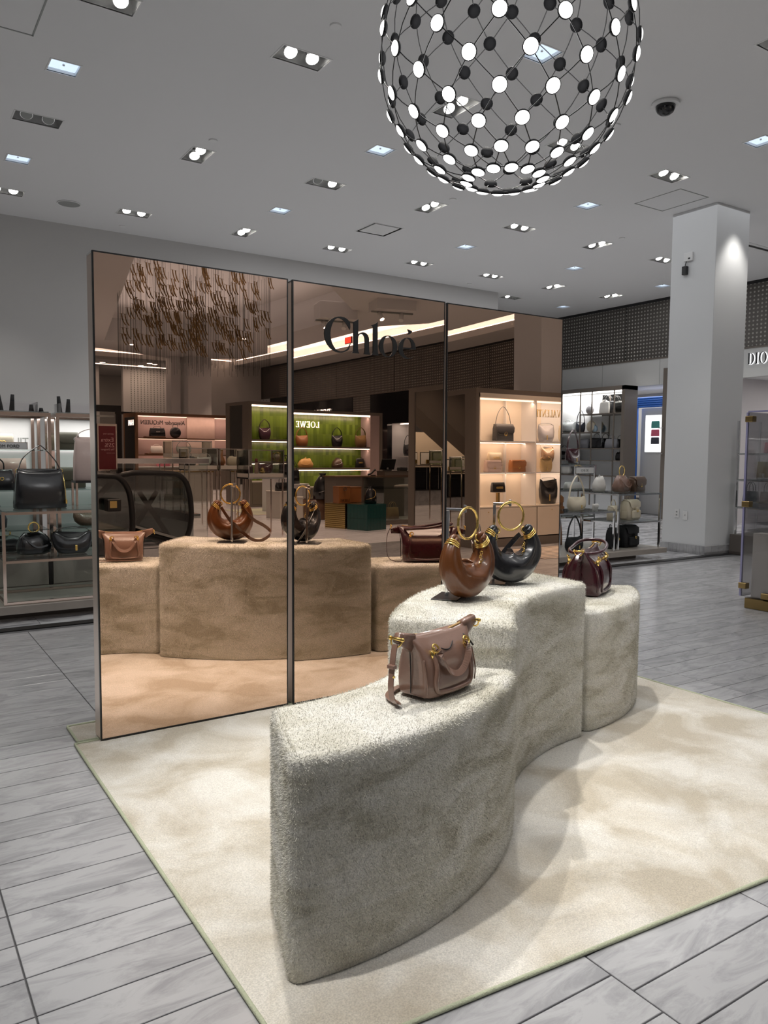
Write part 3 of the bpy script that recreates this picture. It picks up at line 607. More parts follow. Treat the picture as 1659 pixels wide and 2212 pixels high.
# ------------------------------------------------------------------ carpeted plinths
def arc_outline(c, r0, r1, a0, a1, n=44, rc=.04, sk=0):
    P = [(c[0]+r1*math.cos(a), c[1]+r1*math.sin(a)) for a in [math.radians(a0+(a1-a0)*i/n) for i in range(n+1)]]
    b0 = a0+sk
    P += [(c[0]+r0*math.cos(a), c[1]+r0*math.sin(a)) for a in [math.radians(a1+(b0-a1)*i/n) for i in range(n+1)]]
    if (a1 < a0): P = P[::-1]
    N = len(P); cor = {}
    for i in range(N):
        a, b, d = Vector(P[i-1]), Vector(P[i]), Vector(P[(i+1) % N]); u = (a-b).normalized(); w = (d-b).normalized()
        if u.dot(w) > -.7: cor[i] = (b, u, w)
    out = []
    for i in range(N):
        if i in cor:
            b, u, w = cor[i]
            for k in range(7):
                t = k/6; p0 = b+u*rc; p1 = b+w*rc; out.append(tuple(p0*(1-t)**2+b*2*t*(1-t)+p1*t*t))
        elif all((Vector(P[i])-q[0]).length > rc*1.25 for q in cor.values()): out.append(tuple(P[i]))
    res = []
    for i in range(len(out)):
        a = Vector(out[i]); b = Vector(out[(i+1) % len(out)]); res.append(tuple(a)); k = int((b-a).length/.03)
        for q in range(1, k+1): res.append(tuple(a.lerp(b, q/(k+1))))
    return res
def plinth(label, c, r0, r1, a0, a1, h, dens=60000, sk=0):
    P = arc_outline(c, r0, r1, a0, a1, sk=sk); n = len(P); rd = .024
    area2 = sum(P[i-1][0]*P[i][1]-P[i][0]*P[i-1][1] for i in range(n))
    if area2 < 0: P = P[::-1]
    NM = []
    for i in range(n):
        t = (Vector(P[(i+1) % n])-Vector(P[i-1])).normalized(); NM.append(Vector((t.y, -t.x)))
    zs = [(RZ+.001, 0), (RZ+.02, .0), (.2, .0), (.4, .0), (h-rd, 0)]+[(h-rd+rd*math.sin(q), rd*(1-math.cos(q))) for q in [PI/2*k/5 for k in range(1, 6)]]
    v = []; f = []
    for z, ins in zs:
        for i in range(n): v.append((P[i][0]-NM[i].x*ins, P[i][1]-NM[i].y*ins, z))
    for k in range(len(zs)-1):
        for i in range(n): f.append((k*n+i, k*n+(i+1) % n, (k+1)*n+(i+1) % n, (k+1)*n+i))
    m = MB().add(v, f, True); k0 = (len(zs)-1)*n
    for tri in tessellate_polygon([[Vector((*p, 0)) for p in P]]):
        a, b, d = tri; up_ = (Vector(P[b])-Vector(P[a])).cross(Vector(P[d])-Vector(P[a])) > 0
        if not up_: a, b, d = a, d, b
        m.f += [(k0+a, k0+b, k0+d), (d, b, a)]; m.sm += [False, False]
    o = m.obj('display_plinth', 'plinth_pile'); tag(o, label, 'plinth', 'cream carpeted plinths in a wave')
    # fibres of the pile, as thin triangles standing out of the surface
    per = [0]; 
    for i in range(n): per.append(per[-1]+(Vector(P[(i+1) % n])-Vector(P[i])).length)
    per = np.array(per); Pn = np.array(P); Nn = np.array([tuple(q) for q in NM])
    ns = int(per[-1]*(h-RZ)*dens); s = RNG.uniform(0, per[-1], ns); ix = np.clip(np.searchsorted(per, s)-1, 0, n-1); fr = (s-per[ix])/np.maximum(per[ix+1]-per[ix], 1e-6)
    p2 = Pn[ix]*(1-fr[:, None])+Pn[(ix+1) % n]*fr[:, None]; nn = Nn[ix]*(1-fr[:, None])+Nn[(ix+1) % n]*fr[:, None]
    z = RNG.uniform(RZ+.003, h, ns); q = np.clip((z-(h-rd))/rd, 0, 1); ang = np.arcsin(q); ins = rd*(1-np.cos(ang))
    B1 = np.column_stack([p2-nn*ins[:, None], z]); N1 = np.column_stack([nn*np.cos(ang)[:, None], np.sin(ang)])
    nt_ = int(abs(math.radians(a1-a0))*(r1**2-r0**2)/2*dens*.8); rr_ = np.sqrt(RNG.uniform((r0+rd*.7)**2, (r1-rd*.7)**2, nt_)); u_ = RNG.uniform(.006, .994, nt_)
    st_ = a0+sk*(r1-rr_)/(r1-r0); th = np.radians(st_+(a1-st_)*u_)
    B2 = np.column_stack([c[0]+rr_*np.cos(th), c[1]+rr_*np.sin(th), np.full(len(th), h)]); N2 = np.tile([0, 0, 1.], (len(th), 1))
    Bp = np.vstack([B1, B2]); Nv = np.vstack([N1, N2]); k = len(Bp)
    lean = RNG.normal(0, .5, (k, 3)); lean[:len(B1), 2] -= .25; lean[len(B1):] *= 1.5
    lw = np.sin(Bp[:, 0]*7+Bp[:, 2]*5)*.3; lean[:, 0] += lw
    D = Nv+lean; D /= np.linalg.norm(D, axis=1)[:, None]; le = RNG.uniform(.006, .0105, k); le[len(B1):] *= .5
    tip = Bp+D*le[:, None]; wv = np.cross(D, RNG.normal(0, 1, (k, 3))); wv /= np.linalg.norm(wv, axis=1)[:, None]; wv *= .0010
    Vt = np.empty((k, 3, 3)); Vt[:, 0] = Bp-wv-Nv*.001; Vt[:, 1] = Bp+wv-Nv*.001; Vt[:, 2] = tip; Vt = Vt.reshape(-1, 3)
    me = bpy.data.meshes.new('carpet_pile'); me.vertices.add(3*k); me.vertices.foreach_set('co', Vt.ravel()); me.loops.add(3*k); me.loops.foreach_set('vertex_index', np.arange(3*k, dtype=np.int32))
    me.polygons.add(k); me.polygons.foreach_set('loop_start', np.arange(0, 3*k, 3, dtype=np.int32)); me.update(calc_edges=True); me.materials.append(MATS['plinth_pile'])
    fo = bpy.data.objects.new('carpet_pile', me); COL.objects.link(fo); fo.parent = o; fo['kind'] = 'stuff'
    return o
ZL, ZM = .572, .718
plinth('low front carpeted plinth carrying the mauve bag, nearest the lens', (.98, 2.75), .78, 1.165, -99.4, -46.9, ZL, 60000, sk=4.4)
plinth('tall middle carpeted plinth carrying the two ring handled bags', (2.69, 1.32), 1.075, 1.512, 142.6, 91.2, ZM, 55000, sk=4.6)
plinth('low rear carpeted plinth carrying the burgundy bag', (2.70, 3.42), .58, 1.0, -89.6, -37, ZL, 40000)
# ------------------------------------------------------------------ handbags
def leather(name, col, rough=.35, coat=.25, var=.10, bump=.06, bs=180):
    return mat(name, col, rough, 0, var, 9, bump, bs, coat=coat)
leather('mauve_leather', (.235, .135, .10), .24, .55); leather('tan_leather', (.115, .036, .008), .30, .3); leather('black_leather', (.009, .009, .011), .26, .5)
leather('burgundy_leather', (.050, .008, .014), .16, .7); leather('black_suede', (.008, .008, .010), .7, 0); leather('cream_leather', (.66, .58, .44), .4, .2); leather('white_leather', (.72, .70, .66), .45, .1)
leather('brown_leather', (.10, .055, .032), .4, .2); leather('cognac_leather', (.30, .11, .03), .4, .2); leather('grey_leather', (.23, .23, .25), .45, .15); leather('silver_leather', (.55, .58, .58), .25, .5)
leather('navy_leather', (.02, .026, .04), .35, .3); leather('pink_leather', (.62, .13, .19), .4, .2); leather('rose_leather', (.42, .27, .22), .45, .2); leather('blush_leather', (.55, .42, .38), .5, .15)
leather('olive_leather', (.10, .095, .065), .5, .1); leather('gold_leather', (.48, .34, .16), .3, .4); leather('teal_leather', (.05, .34, .31), .35, .3); leather('plum_leather', (.055, .018, .032), .2, .5)
leather('straw_weave', (.42, .29, .15), .8, 0, .25, .6, 90); leather('olive_gold_leather', (.22, .13, .05), .3, .4); leather('yellow_leather', (.60, .33, .10), .5, .1); leather('sand_leather', (.52, .44, .35), .5, .1); leather('croc_leather', (.16, .10, .06), .3, .4, .35, .5, 60); leather('blue_leather', (.32, .42, .50), .35, .3)
mat('edge_paint', (.012, .008, .008), .5); mat('zip_tape', (.42, .26, .10), .6)
def crescent(mb, Wd, Dp, rmax, tip, a0=135, a1=405, n=40, m=20, pleat=.05, zc=None, pw=1.25):
    zc = Wd/2 if zc is None else zc; v = []; f = []
    for i in range(n+1):
        t = i/n; a = math.radians(a0+(a1-a0)*t); s_ = math.sin(PI*t)**pw if 0 < t < 1 else 0
        r = tip+(rmax-tip)*s_; d = tip*1.1+(Dp/2-tip*1.1)*(math.sin(PI*t)**.95 if 0 < t < 1 else 0); R = Wd/2-r
        for j in range(m):
            b = 2*PI*j/m; w = 1+pleat*math.sin(7*b+1.3)*(1-s_*.7)+pleat*.55*math.sin(3*b+11*t)+pleat*.3*math.sin(5*b-17*t)
            q = R+r*math.cos(b)*w; v.append((q*math.cos(a), d*math.sin(b)*w, zc+q*math.sin(a)))
    for i in range(n):
        for j in range(m): f.append((i*m+j, i*m+(j+1) % m, (i+1)*m+(j+1) % m, (i+1)*m+j))
    f += [tuple(range(m))[::-1], tuple(range(n*m, n*m+m))]
    # settle on z=0
    return mb.add(v, f, True)
def ring_hobo(label, loc, rz, m, strap_side=1):
    t = thing('ring_hobo_bag', label, 'handbag', loc, rz, 'slouchy hobo bags with bangle handles')
    crescent(MB(), .285, .135, .076, .0195, 128, 412, 64, 36, .10, .1425).obj('body', m, t)
    for s in (-1, 1):
        a = math.radians(131 if s < 0 else 409); g = MB()
        for k in range(3):
            q = a+(.10+.06*k)*(1 if s < 0 else -1); tt = (q-math.radians(128))/math.radians(284); s_ = max(0, math.sin(PI*tt)); r = .0195+(.076-.0195)*s_**1.25; dd = .0215+(.0675-.0215)*s_**.95; R = .1425-r
            g.torus((R*math.cos(q), 0, .1425+R*math.sin(q)), (r+dd)/2+.0015, .0034, 24, 7, (math.cos(q), 0, math.sin(q)), (0, 1, 0))
        g.obj('horn_band', 'gold', t)
        h = MB(); x0 = s*.082
        h.torus((s*.066, 0, .234), .013, .0034, 18, 7, (1, 0, 0), (0, .4, .92)); h.sphere((s*.082, 0, .242), .0065); h.tube([(s*.09, -.012, .226), (s*.083, -.004, .240), (s*.066, .008, .224)], .004, 7)
        h.obj('ring_clip', 'gold', t)
        MB().tube(spline([(s*.102, 0, .22), (s*.094, 0, .242), (s*.08, 0, .246), (s*.07, .006, .228)]), .013, 10).obj('horn_loop', m, t)
    MB().torus((0, 0, .296), .061, .0052, 48, 10, bump=.13).obj('bangle_handle', 'gold', t)
    c = MB()
    for k in range(5): c.torus((.052-.004*(k % 2), -.028, .178-.014*k), .0062, .0018, 12, 6, (1, 0, 0) if k % 2 else (0, 1, 0), (0, 0, 1))
    c.torus((.05, -.03, .1), .011, .0024, 16, 6); c.obj('chain_charm', 'gold', t)
    MB().tube(spline([(-.07, -.045, .125), (-.03, -.05, .106), (.02, -.05, .103), (.07, -.045, .122)]), .0022, 6).obj('zip_seam', 'edge_paint', t)
    if strap_side < 0: P = [(.066, .035, .212), (.05, .05, .19), (.0, .062, .13), (-.06, .07, .06), (-.12, .075, .006), (-.16, .08, .02), (-.15, .07, .1), (-.12, .05, .19), (-.135, .03, .255)]
    else: P = None
    st = MB(); st.ribbon(spline(P or [(-.066, .035, .215), (-.02, .06, .14), (.03, .07, .09), (.075, .075, .045), (.12, .085, .012), (.17, .09, .0025), (.225, .085, .03), (.235, .075, .062), (.2, .065, .095), (.14, .06, .13), (.095, .045, .175), (.068, .03, .215)], 7), .021, .003, (0, .3, 1))
    st.obj('shoulder_strap', m, t)
    return t
def display_stand(label, loc, rz, h=.30):
    t = thing('bag_stand', label, 'display stand', loc, rz, 'chrome bag stands on the tall plinth')
    box(-.045, .06, -.085, .085, 0, .004, c=.001).obj('base_plate', 'black_trim', t)
    box(-.008, .004, -.005, .007, .004, h, c=.001).obj('post', 'chrome', t)
    b = MB().box(-.008, .07, -.006, .008, h, h+.010, c=.001); b.box(.062, .072, -.007, .009, h-.006, h+.024, c=.001); b.obj('arm', 'chrome', t)
    return t
BZ = ZM+.001
bx, by = 1.925, 2.345
ring_hobo('chestnut brown leather hobo with gold bangle handle on the tall plinth', (bx, by, BZ+.004), math.radians(13), 'tan_leather')
ring_hobo('black leather hobo with gold bangle handle on the tall plinth', (2.318, 2.53, BZ+.004), math.radians(-14.5), 'black_leather', -1)
display_stand('chrome bag stand holding up the brown hobo', (bx-.03, by+.085, BZ), math.radians(-52), .345)
display_stand('chrome bag stand holding up the black hobo', (2.30, 2.615, BZ), math.radians(-50), .345)
def duffle(label, loc, rz, L, D, H, m, up, strap, droop=68):
    t = thing('duffle_bag', label, 'handbag', loc, rz, 'duffle shaped bags with gold hardware'); k = H/.205
    lv = [(0, L*.90, D*.9), (.004, L*.97, D*.97), (.012, L, D), (.05*k, L*1.01, D*1.03), (.09*k, L*1.0, D*1.0), (.125*k, L*1.01, D*.86), (.155*k, L*1.05, D*.62), (.178*k, L*1.12, D*.38), (.194*k, L*1.17, D*.2), (.202*k, L*1.18, D*.1)]
    def fold(p):
        x, y, z = p; w = math.sin(x*38+z*21)*.0022+math.sin(x*17-z*40)*.0018; e = max(0, abs(x)/(L/2)-.75)*4
        return [x, y*(1+.02*math.sin(z*60+x*30)*e)+math.copysign(w, y)*min(1, abs(y)/.02), z-(.012*k*math.cos(x/L*PI*1.1) if z > .17*k else 0)+.0]
    MB().loft(lv, 56, 7, fold).obj('body', m, t)
    MB().tube([(x, 0, .204*k-.012*k*math.cos(x/L*PI*1.1)) for x in [L*.5*(-1+2*i/14) for i in range(15)]], .0042, 6).obj('zip', 'zip_tape', t)
    for s in (-1, 1):
        e = MB(); e.loft([(0, .055, .030), (.035, .042, .027), (.065, .030, .024)], 16, 4); q = e.obj('side_tab', m, t); q.location = (s*L*.53, 0, .182*k); q.rotation_euler = (0, s*math.radians(droop), 0)
        MB().cyl((s*(L*.53+.062), -.021, .206*k), .0048, .042, 12, 'y').obj('tab_bar', 'gold', t)
        b = MB(); b.sphere((s*(L*.53+.062), -.023, .206*k), .0062); b.sphere((s*(L*.53+.062), .023, .206*k), .0062)
        b.torus((s*(L*.53+.060), 0, .204*k), .021, .0026, 18, 6, (0, 1, 0), (s*.35, 0, -1), a0=0, a1=PI); b.obj('tab_ring', 'gold', t)
        MB().tube(spline([(s*L*.495, -D*.46, .016), (s*L*.50, -D*.47, .06*k), (s*L*.50, -D*.36, .13*k)]), .0022, 6).obj('corner_piping', m, t)
        MB().tube(spline([(s*L*.515, 0, .012), (s*L*.52, 0, .09*k), (s*L*.545, 0, .17*k)]), .0016, 5).obj('end_seam', 'edge_paint', t)
    for sy in (-1, 1):
        y = sy*(D*.50+.004); yt = sy*D*.40
        U = spline([(-L*.34, yt, .142*k), (-L*.35, y, .10*k), (-L*.37, y, .05*k), (-L*.33, y, .022*k), (-L*.2, y*1.03, .016*k), (0, y*1.04, .014*k), (L*.2, y*1.03, .016*k), (L*.33, y, .022*k), (L*.37, y, .05*k), (L*.35, y, .10*k), (L*.34, yt, .142*k)], 5)
        MB().tube(U, .0075, 10).obj('rolled_trim', m, t)
        for s in (-1, 1):
            g = MB(); g.cyl((s*L*.345, yt-.002*sy, .128*k), .0092, .028*k, 14); g.obj('metal_sleeve', 'gold', t)
            g = MB(); g.torus((s*L*.32, yt+sy*.004, .163*k), .0125, .0032, 20, 7, (1, 0, 0), (0, .5, .86)); g.sphere((s*L*.34, yt, .162*k), .006); g.obj('handle_ring', 'gold', t)
        if up: P = [(-L*.31, yt, .165*k), (-L*.34, yt*1.15, .205*k), (-L*.29, yt*1.2, .236*k), (0, yt*1.2, .242*k), (L*.29, yt*1.2, .236*k), (L*.34, yt*1.15, .205*k), (L*.31, yt, .165*k)]
        else: P = [(-L*.29, yt+sy*.006, .160*k), (-L*.27, yt*1.45, .13*k), (-L*.15, yt*1.52+sy*.002, .085*k), (0, yt*1.52+sy*.004, .070*k), (L*.15, yt*1.52+sy*.002, .085*k), (L*.27, yt*1.45, .13*k), (L*.29, yt+sy*.006, .160*k)]
        if not up: MB().ribbon(spline(P, 6), .019, .0045, (0, .25, 1) if False else (0, -.5*sy, .86)).obj('handle', m, t)
    if up:
        ov = [(math.cos(b_), math.sin(b_)) for b_ in [2*PI*i/40 for i in range(40)]]
        MB().tube([(L*.45*math.copysign(abs(c_)**.7, c_), D*.46*math.copysign(abs(s_)**.7, s_), H*(.96+.05*c_)+.02*max(0, c_)) for c_, s_ in ov], .0085, 10, close=True).obj('handle', m, t)
    MB().tube(spline([(-L*.16, -D*.36, .155*k), (-L*.08, -D*.37, .147*k), (L*.02, -D*.36, .147*k), (L*.12, -D*.30, .165*k)], 5), .0018, 6).obj('top_seam', 'edge_paint', t)
    sp = MB(); x = -(L*.53+.068)
    if strap == 1:
        sp.ribbon(spline([(x, 0, .19*k), (x-.012, -.004, .155*k), (x-.022, -.008, .11*k), (x-.03, -.012, .06*k), (x-.026, -.016, .018), (x-.008, -.02, .004), (x+.03, .05, .003), (x+.12, .085, .003), (x+.3, .09, .003)], 6), .019, .003, (0, 1, .0)); sp.obj('shoulder_strap', m, t)
        bq = MB().box(x-.030, x-.014, -.020, .004, .118*k, .130*k, c=.001); bq.obj('strap_keeper', m, t); MB().sphere((x-.028, -.021, .095*k), .004).obj('stud', 'gold', t)
    else:
        sp.ribbon(spline([(x, 0, .19*k), (x-.02, .01, .15*k), (x-.026, .02, .09*k), (x-.016, .03, .03), (x+.02, .05, .004), (x+.07, .075, .003)], 6), .016, .003, (0, 1, 0)); sp.obj('shoulder_strap', m, t)
    MB().tube([(L*.40, -D*.1, .182*k), (L*.42, -D*.32, .165*k), (L*.50, -D*.40, .135*k)], .003, 6).obj('zip_pull', 'edge_paint', t)
    return t
duffle('mauve glossy leather duffle with hanging handles on the low front plinth', (1.402, 1.845, ZL+.008), math.radians(15), .235, .125, .182, 'mauve_leather', False, 1)
duffle('burgundy patent duffle with raised rolled handles on the rear plinth', (3.11, 2.80, ZL+.004), math.radians(31), .33, .185, .235, 'burgundy_leather', True, 0, 100)
# ------------------------------------------------------------------ smaller bags on shelves
def bag(kind, label, loc, rz, w, d, h, m, metal='gold', group=None, hh=None, clasp=True, strap=None, m2=None, dip=.32, sw=.02):
    nm = {'shoulder': 'shoulder_bag', 'tote': 'tote_bag', 'hobo': 'hobo_bag', 'flap': 'flap_bag', 'bucket': 'bucket_bag', 'barrel': 'barrel_bag', 'satchel': 'satchel_bag', 'pack': 'backpack', 'clutch': 'clutch_bag', 'round': 'round_bag', 'slouch': 'slouchy_bag'}[kind]
    t = thing(nm, label, 'handbag', loc, rz, group); hh = h*.5 if hh is None else hh; m2 = m2 or m
    if kind == 'tote':
        MB().loft([(0, w*.94, d*.92), (.006, w, d), (h*.5, w*.99, d*.9), (h*.9, w*.95, d*.62), (h, w*.93, d*.55)], 24, 6).obj('body', m, t)
        for s in (-1, 1): MB().tube(spline([(-w*.22, s*d*.27, h*.93), (-w*.2, s*d*.27, h+hh*.6), (0, s*d*.25, h+hh), (w*.2, s*d*.27, h+hh*.6), (w*.22, s*d*.27, h*.93)]), .006, 8).obj('handle', m2, t)
        if clasp: MB().box(-.02, .02, -d*.47, -d*.30, h*.80, h*.86, c=.003).obj('clasp', metal, t)
    elif kind == 'shoulder':
        MB().loft([(0, w*.97, d*.95), (.008, w, d), (h*.5, w*.97, d*.9), (h*.85, w*.90, d*.5), (h, w*.86, d*.22)], 32, 6, lambda p: [p[0]*(1+.012*math.sin(p[2]*40)), p[1]*(1+.10*math.sin(p[0]*14+1)), p[2]-(h*.10*math.cos(p[0]/w*PI)**2 if p[2] > h*.9 else 0)]).obj('body', m, t)
        MB().ribbon(spline([(-w*.41, 0, h*.95), (-w*.30, 0, h+hh*.5), (-.01, 0, h+hh), (w*.08, 0, h+hh*.97), (w*.32, 0, h+hh*.35), (w*.41, 0, h*.95)]), .022, .005, (0, 1, 0)).obj('strap', m2, t)
        for s in (-1, 1): MB().torus((s*w*.42, -.004, h*.94), .014, .0032, 16, 6).obj('ring', metal, t)
        MB().tube([(w*.44, -d*.25, h*.85), (w*.46, -d*.42, h*.45), (w*.47, -d*.45, h*.12)], .0035, 6).obj('zip', metal, t)
        MB().box(w*.455, w*.49, -d*.5, -d*.4, h*.1, h*.2, c=.002).obj('zip_pull', metal, t)
    elif kind in ('satchel', 'round'):
        if kind == 'round': MB().lathe([(.001, 0), (w*.45, 0), (w*.5, d*.2), (w*.5, d*.8), (w*.45, d), (.001, d)], 24).obj('body', m, t).rotation_euler = (PI/2, 0, 0); t.children[0].location = (0, d/2, w/2); h = w
        else: MB().loft([(0, w*.95, d*.95), (.006, w, d), (h*.6, w*.97, d*.85), (h*.93, w*.88, d*.4), (h, w*.86, d*.3)], 24, 5).obj('body', m, t)
        MB().tube(spline([(-w*.22, 0, h*.96), (-w*.2, 0, h+hh*.6), (0, 0, h+hh), (w*.2, 0, h+hh*.6), (w*.22, 0, h*.96)]), .006, 8).obj('handle', m2, t)
        if clasp:
            c = MB()
            for k in range(4): c.torus((-.045+.03*k, -d*.47, h*.55), .013, .003, 14, 6)
            c.obj('clasp', metal, t)
    elif kind == 'hobo':
        MB().loft([(0, w*.62, d*.8), (.01, w*.72, d), (h*.3, w*.92, d), (h*.6, w, d*.8), (h*.85, w*.99, d*.4), (h, w*.97, d*.18)], 28, 3.2, lambda p: [p[0], p[1], p[2]-(h*dip*math.cos(p[0]/w*PI)**2 if p[2] > h*.5 else 0)*min(1, max(0, (p[2]/h-.5)*2))]).obj('body', m, t)
        P = [(-w*.45, 0, h*.93), (-w*.34, 0, h+hh*.55), (-w*.05, 0, h+hh), (w*.12, 0, h+hh*.93), (w*.36, 0, h+hh*.45), (w*.45, 0, h*.93)]
        MB().ribbon(spline(P), sw, max(.004, sw*.4-.004), (0, 1, 0)).obj('strap', m2, t)
        if clasp:
            for s in (-1, 1): MB().torus((s*w*.45, 0, h*.93), .011, .0028, 14, 6).obj('ring', metal, t)
            MB().box(w*.05, w*.11, -d*.53, -d*.44, h*.12, h*.38, c=.003).obj('clasp', metal, t)
    elif kind == 'flap':
        MB().loft([(0, w*.95, d*.95), (.006, w, d), (h*.75, w*.99, d*.95), (h, w*.93, d*.7)], 24, 6).obj('body', m, t)
        MB().loft([(h*.36, w*.62, .008, 0, -d*.50), (h*.42, w*.80, .010, 0, -d*.515), (h*.55, w*.96, .010, 0, -d*.515), (h*.8, w*1.0, .010, 0, -d*.5), (h*1.005, w*.95, d*.9, 0, 0), (h*1.02, w*.9, d*.7)], 20, 6).obj('flap', m2, t)
        if clasp: MB().torus((0, -d*.53, h*.42), h*.11, .004, 18, 6).box(-.004, .004, -d*.55, -d*.51, h*.33, h*.5).obj('clasp', metal, t)
        if strap: MB().ribbon(spline(strap), .012, .003, (0, 1, .2)).obj('strap', m2, t)
        elif hh > 0: MB().tube(spline([(-w*.44, 0, h*.95), (-w*.3, 0, h+hh*.6), (0, 0, h+hh), (w*.3, 0, h+hh*.6), (w*.44, 0, h*.95)]), .005, 8).obj('strap', m2, t)
    elif kind == 'bucket':
        MB().lathe([(.001, 0), (w*.40, 0), (w*.5, .012), (w*.5, h*.35), (w*.40, h*.65), (w*.24, h*.84), (w*.13, h*.92), (w*.2, h)], 22).obj('body', m, t)
        MB().torus((0, 0, h*.90), w*.15, .005, 20, 7, (1, 0, 0), (0, 1, 0)).obj('drawstring', m2, t)
        MB().tube(spline([(-w*.13, 0, h*.9), (-w*.32, -w*.2, h*.72), (-w*.1, -w*.48, h*.42), (w*.28, -w*.43, h*.3), (w*.48, -w*.1, h*.25)]), .005, 7).obj('strap', metal, t)
    elif kind == 'barrel':
        MB().cyl((-w/2, 0, h/2), h/2, w, 24, 'x').obj('body', m, t)
        for s in (-1, 1): MB().tube(spline([(-w*.2, s*h*.25, h*.9), (-w*.16, s*h*.25, h+hh*.7), (0, s*h*.24, h+hh), (w*.16, s*h*.25, h+hh*.7), (w*.2, s*h*.25, h*.9)]), .006, 8).obj('handle', m2, t)
    elif kind == 'pack':
        MB().loft([(0, w*.92, d*.92), (.01, w, d), (h*.7, w*.96, d*.95), (h*.92, w*.86, d*.8), (h, w*.74, d*.6)], 24, 5).obj('body', m, t)
        MB().loft([(h*.60, w*.5, .012, 0, -d*.5), (h*.66, w*.78, .014, 0, -d*.52), (h*.9, w*.86, .014, 0, -d*.47), (h*1.01, w*.78, d*.85, 0, 0), (h*1.03, w*.7, d*.6)], 20, 5).obj('flap', m, t)
        MB().box(-w*.33, w*.33, -d*.66, -d*.47, h*.08, h*.5, c=.012).obj('pocket', m, t)
        for s in (-1, 1): MB().box(s*w*.5-.012, s*w*.5+.02*s+.012, -d*.3, d*.3, h*.08, h*.45, c=.008).obj('side_pocket', m, t)
        MB().box(-.014, .014, -d*.70, -d*.5, h*.36, h*.66, c=.003).obj('buckle_strap', m2, t)
        b = MB(); b.torus((0, -d*.71, h*.47), .018, .004, 4, 6, (.707, 0, .707), (-.707, 0, .707)); b.obj('buckle', metal, t)
        MB().tube(spline([(-.03, d*.2, h), (-.03, d*.2, h+.04), (.03, d*.2, h+.04), (.03, d*.2, h)]), .005, 7).obj('handle', m, t)
    elif kind == 'clutch':
        MB().loft([(0, w*.95, d*.9), (.006, w, d), (h*.6, w*.99, d*.8), (h, w*.96, d*.35)], 24, 6).obj('body', m, t)
        if clasp:
            c = MB()
            for k in range(5): c.torus((-.05+.025*k, -d*.5, h*.45), .013, .003, 12, 6)
            c.obj('chain_clasp', metal, t)
    elif kind == 'slouch':
        MB().loft([(0, w*.7, d*.8), (.012, w*.9, d), (h*.4, w, d*.95), (h*.75, w*.8, d*.7), (h, w*.55, d*.35)], 28, 2.8, lambda p: [p[0]*(1+.05*math.sin(p[2]*70+p[1]*50)), p[1]*(1+.1*math.sin(p[0]*60)), p[2]*(1+.06*math.sin(p[0]*50))]).obj('body', m, t)
        MB().torus((0, 0, h+hh*.5), hh*.5, .006, 24, 8, bump=.1).obj('handle', metal, t)
        if clasp: MB().ribbon(spline([(-w*.3, -d*.3, h*.8), (0, -d*.55, h*.35), (w*.4, -d*.4, h*.5), (w*.3, 0, h*.9)]), .014, .004, (0, .4, .9)).obj('strap', m2, t)
    return t
# ------------------------------------------------------------------ left chrome fixture, seen past the mirror screen
def posts(mb, P, z0, z1, w=.011):
    for x, y in P: mb.box(x-w, x+w, y-w, y+w, z0, z1)
    return mb
def rails(mb, x0, x1, y0, y1, z, w=.010, h=.02):
    return mb.box(x0, x1, y0-w, y0+w, z-h, z).box(x0, x1, y1-w, y1+w, z-h, z).box(x0-w, x0+w, y0, y1, z-h, z).box(x1-w, x1+w, y0, y1, z-h, z)
def off(mb, t): mb.v = [(x-t.location.x, y-t.location.y, z-t.location.z) for x, y, z in mb.v]; return mb
t = thing('platform', 'low grey wood platform under the left chrome fixture', 'platform', (.4, 6.6, 0))
off(box(-1.4, 2.1, 6.50, 7.15, 0, .062), t).obj('plinth', 'wood_dark', t); off(box(-1.5, 2.2, 6.32, 7.2, .062, .125, c=.004), t).obj('top_board', 'wood_grey', t)
PFZ = .125
t = thing('display_table', 'chrome framed glass display table at left carrying the black tote', 'display table', (1.3, 6.65, PFZ)); fx0, fx1, fy0, fy1 = .79, 2.05, 6.37, 6.93
f = posts(MB(), [(fx0, fy0), (fx1, fy0), (fx0, fy1), (fx1, fy1)], PFZ, .83); rails(f, fx0, fx1, fy0, fy1, .825); rails(f, fx0, fx1, fy0, fy1, .46); rails(f, fx0, fx1, fy0, fy1, PFZ+.022); off(f, t).obj('frame', 'copper_chrome', t)
off(box(fx0, fx1, fy0, fy1, .826, .836), t).obj('glass_top', 'clear_glass', t); off(box(fx0, fx1, fy0, fy1, .461, .470), t).obj('glass_shelf', 'clear_glass', t)
t = thing('drawer_cabinet', 'greige low drawer cabinet with dark gap behind the left table', 'cabinet', (1.0, 7.3, 0)); off(box(-1.2, 2.2, 7.22, 7.6, .0, .40, c=.003), t).obj('carcass', 'greige', t)
for x0, x1 in ((-.2, 1.24), (1.28, 2.15)): off(box(x0, x1, 7.205, 7.22, .13, .385, c=.002), t).obj('drawer', 'greige', t)
off(box(1.245, 1.275, 7.208, 7.22, .12, .39), t).obj('gap', 'black_trim', t)
t = thing('glass_vitrine', 'tall glass vitrine with copper coloured posts behind the left table', 'vitrine', (.6, 7.2, .40)); f = MB(); x0, x1, y0, y1 = -.6, 1.235, 7.0, 7.5
posts(f, [(x0, y0), (x1, y0), (x0, y1), (x1, y1), (x1-.05, y1)], .40, 1.6, .013); rails(f, x0, x1, y0, y1, 1.60, .012, .03); rails(f, x0, x1, y0, y1, .435, .012, .03); off(f, t).obj('frame', 'copper_chrome', t)
for z in (.62, .95, 1.285): off(box(x0+.015, x1-.015, y0+.015, y1-.015, z, z+.009), t).obj('glass_shelf', 'green_glass', t)
off(box(x0, x1, y0, y1, 1.602, 1.61), t).obj('glass_top', 'clear_glass', t)
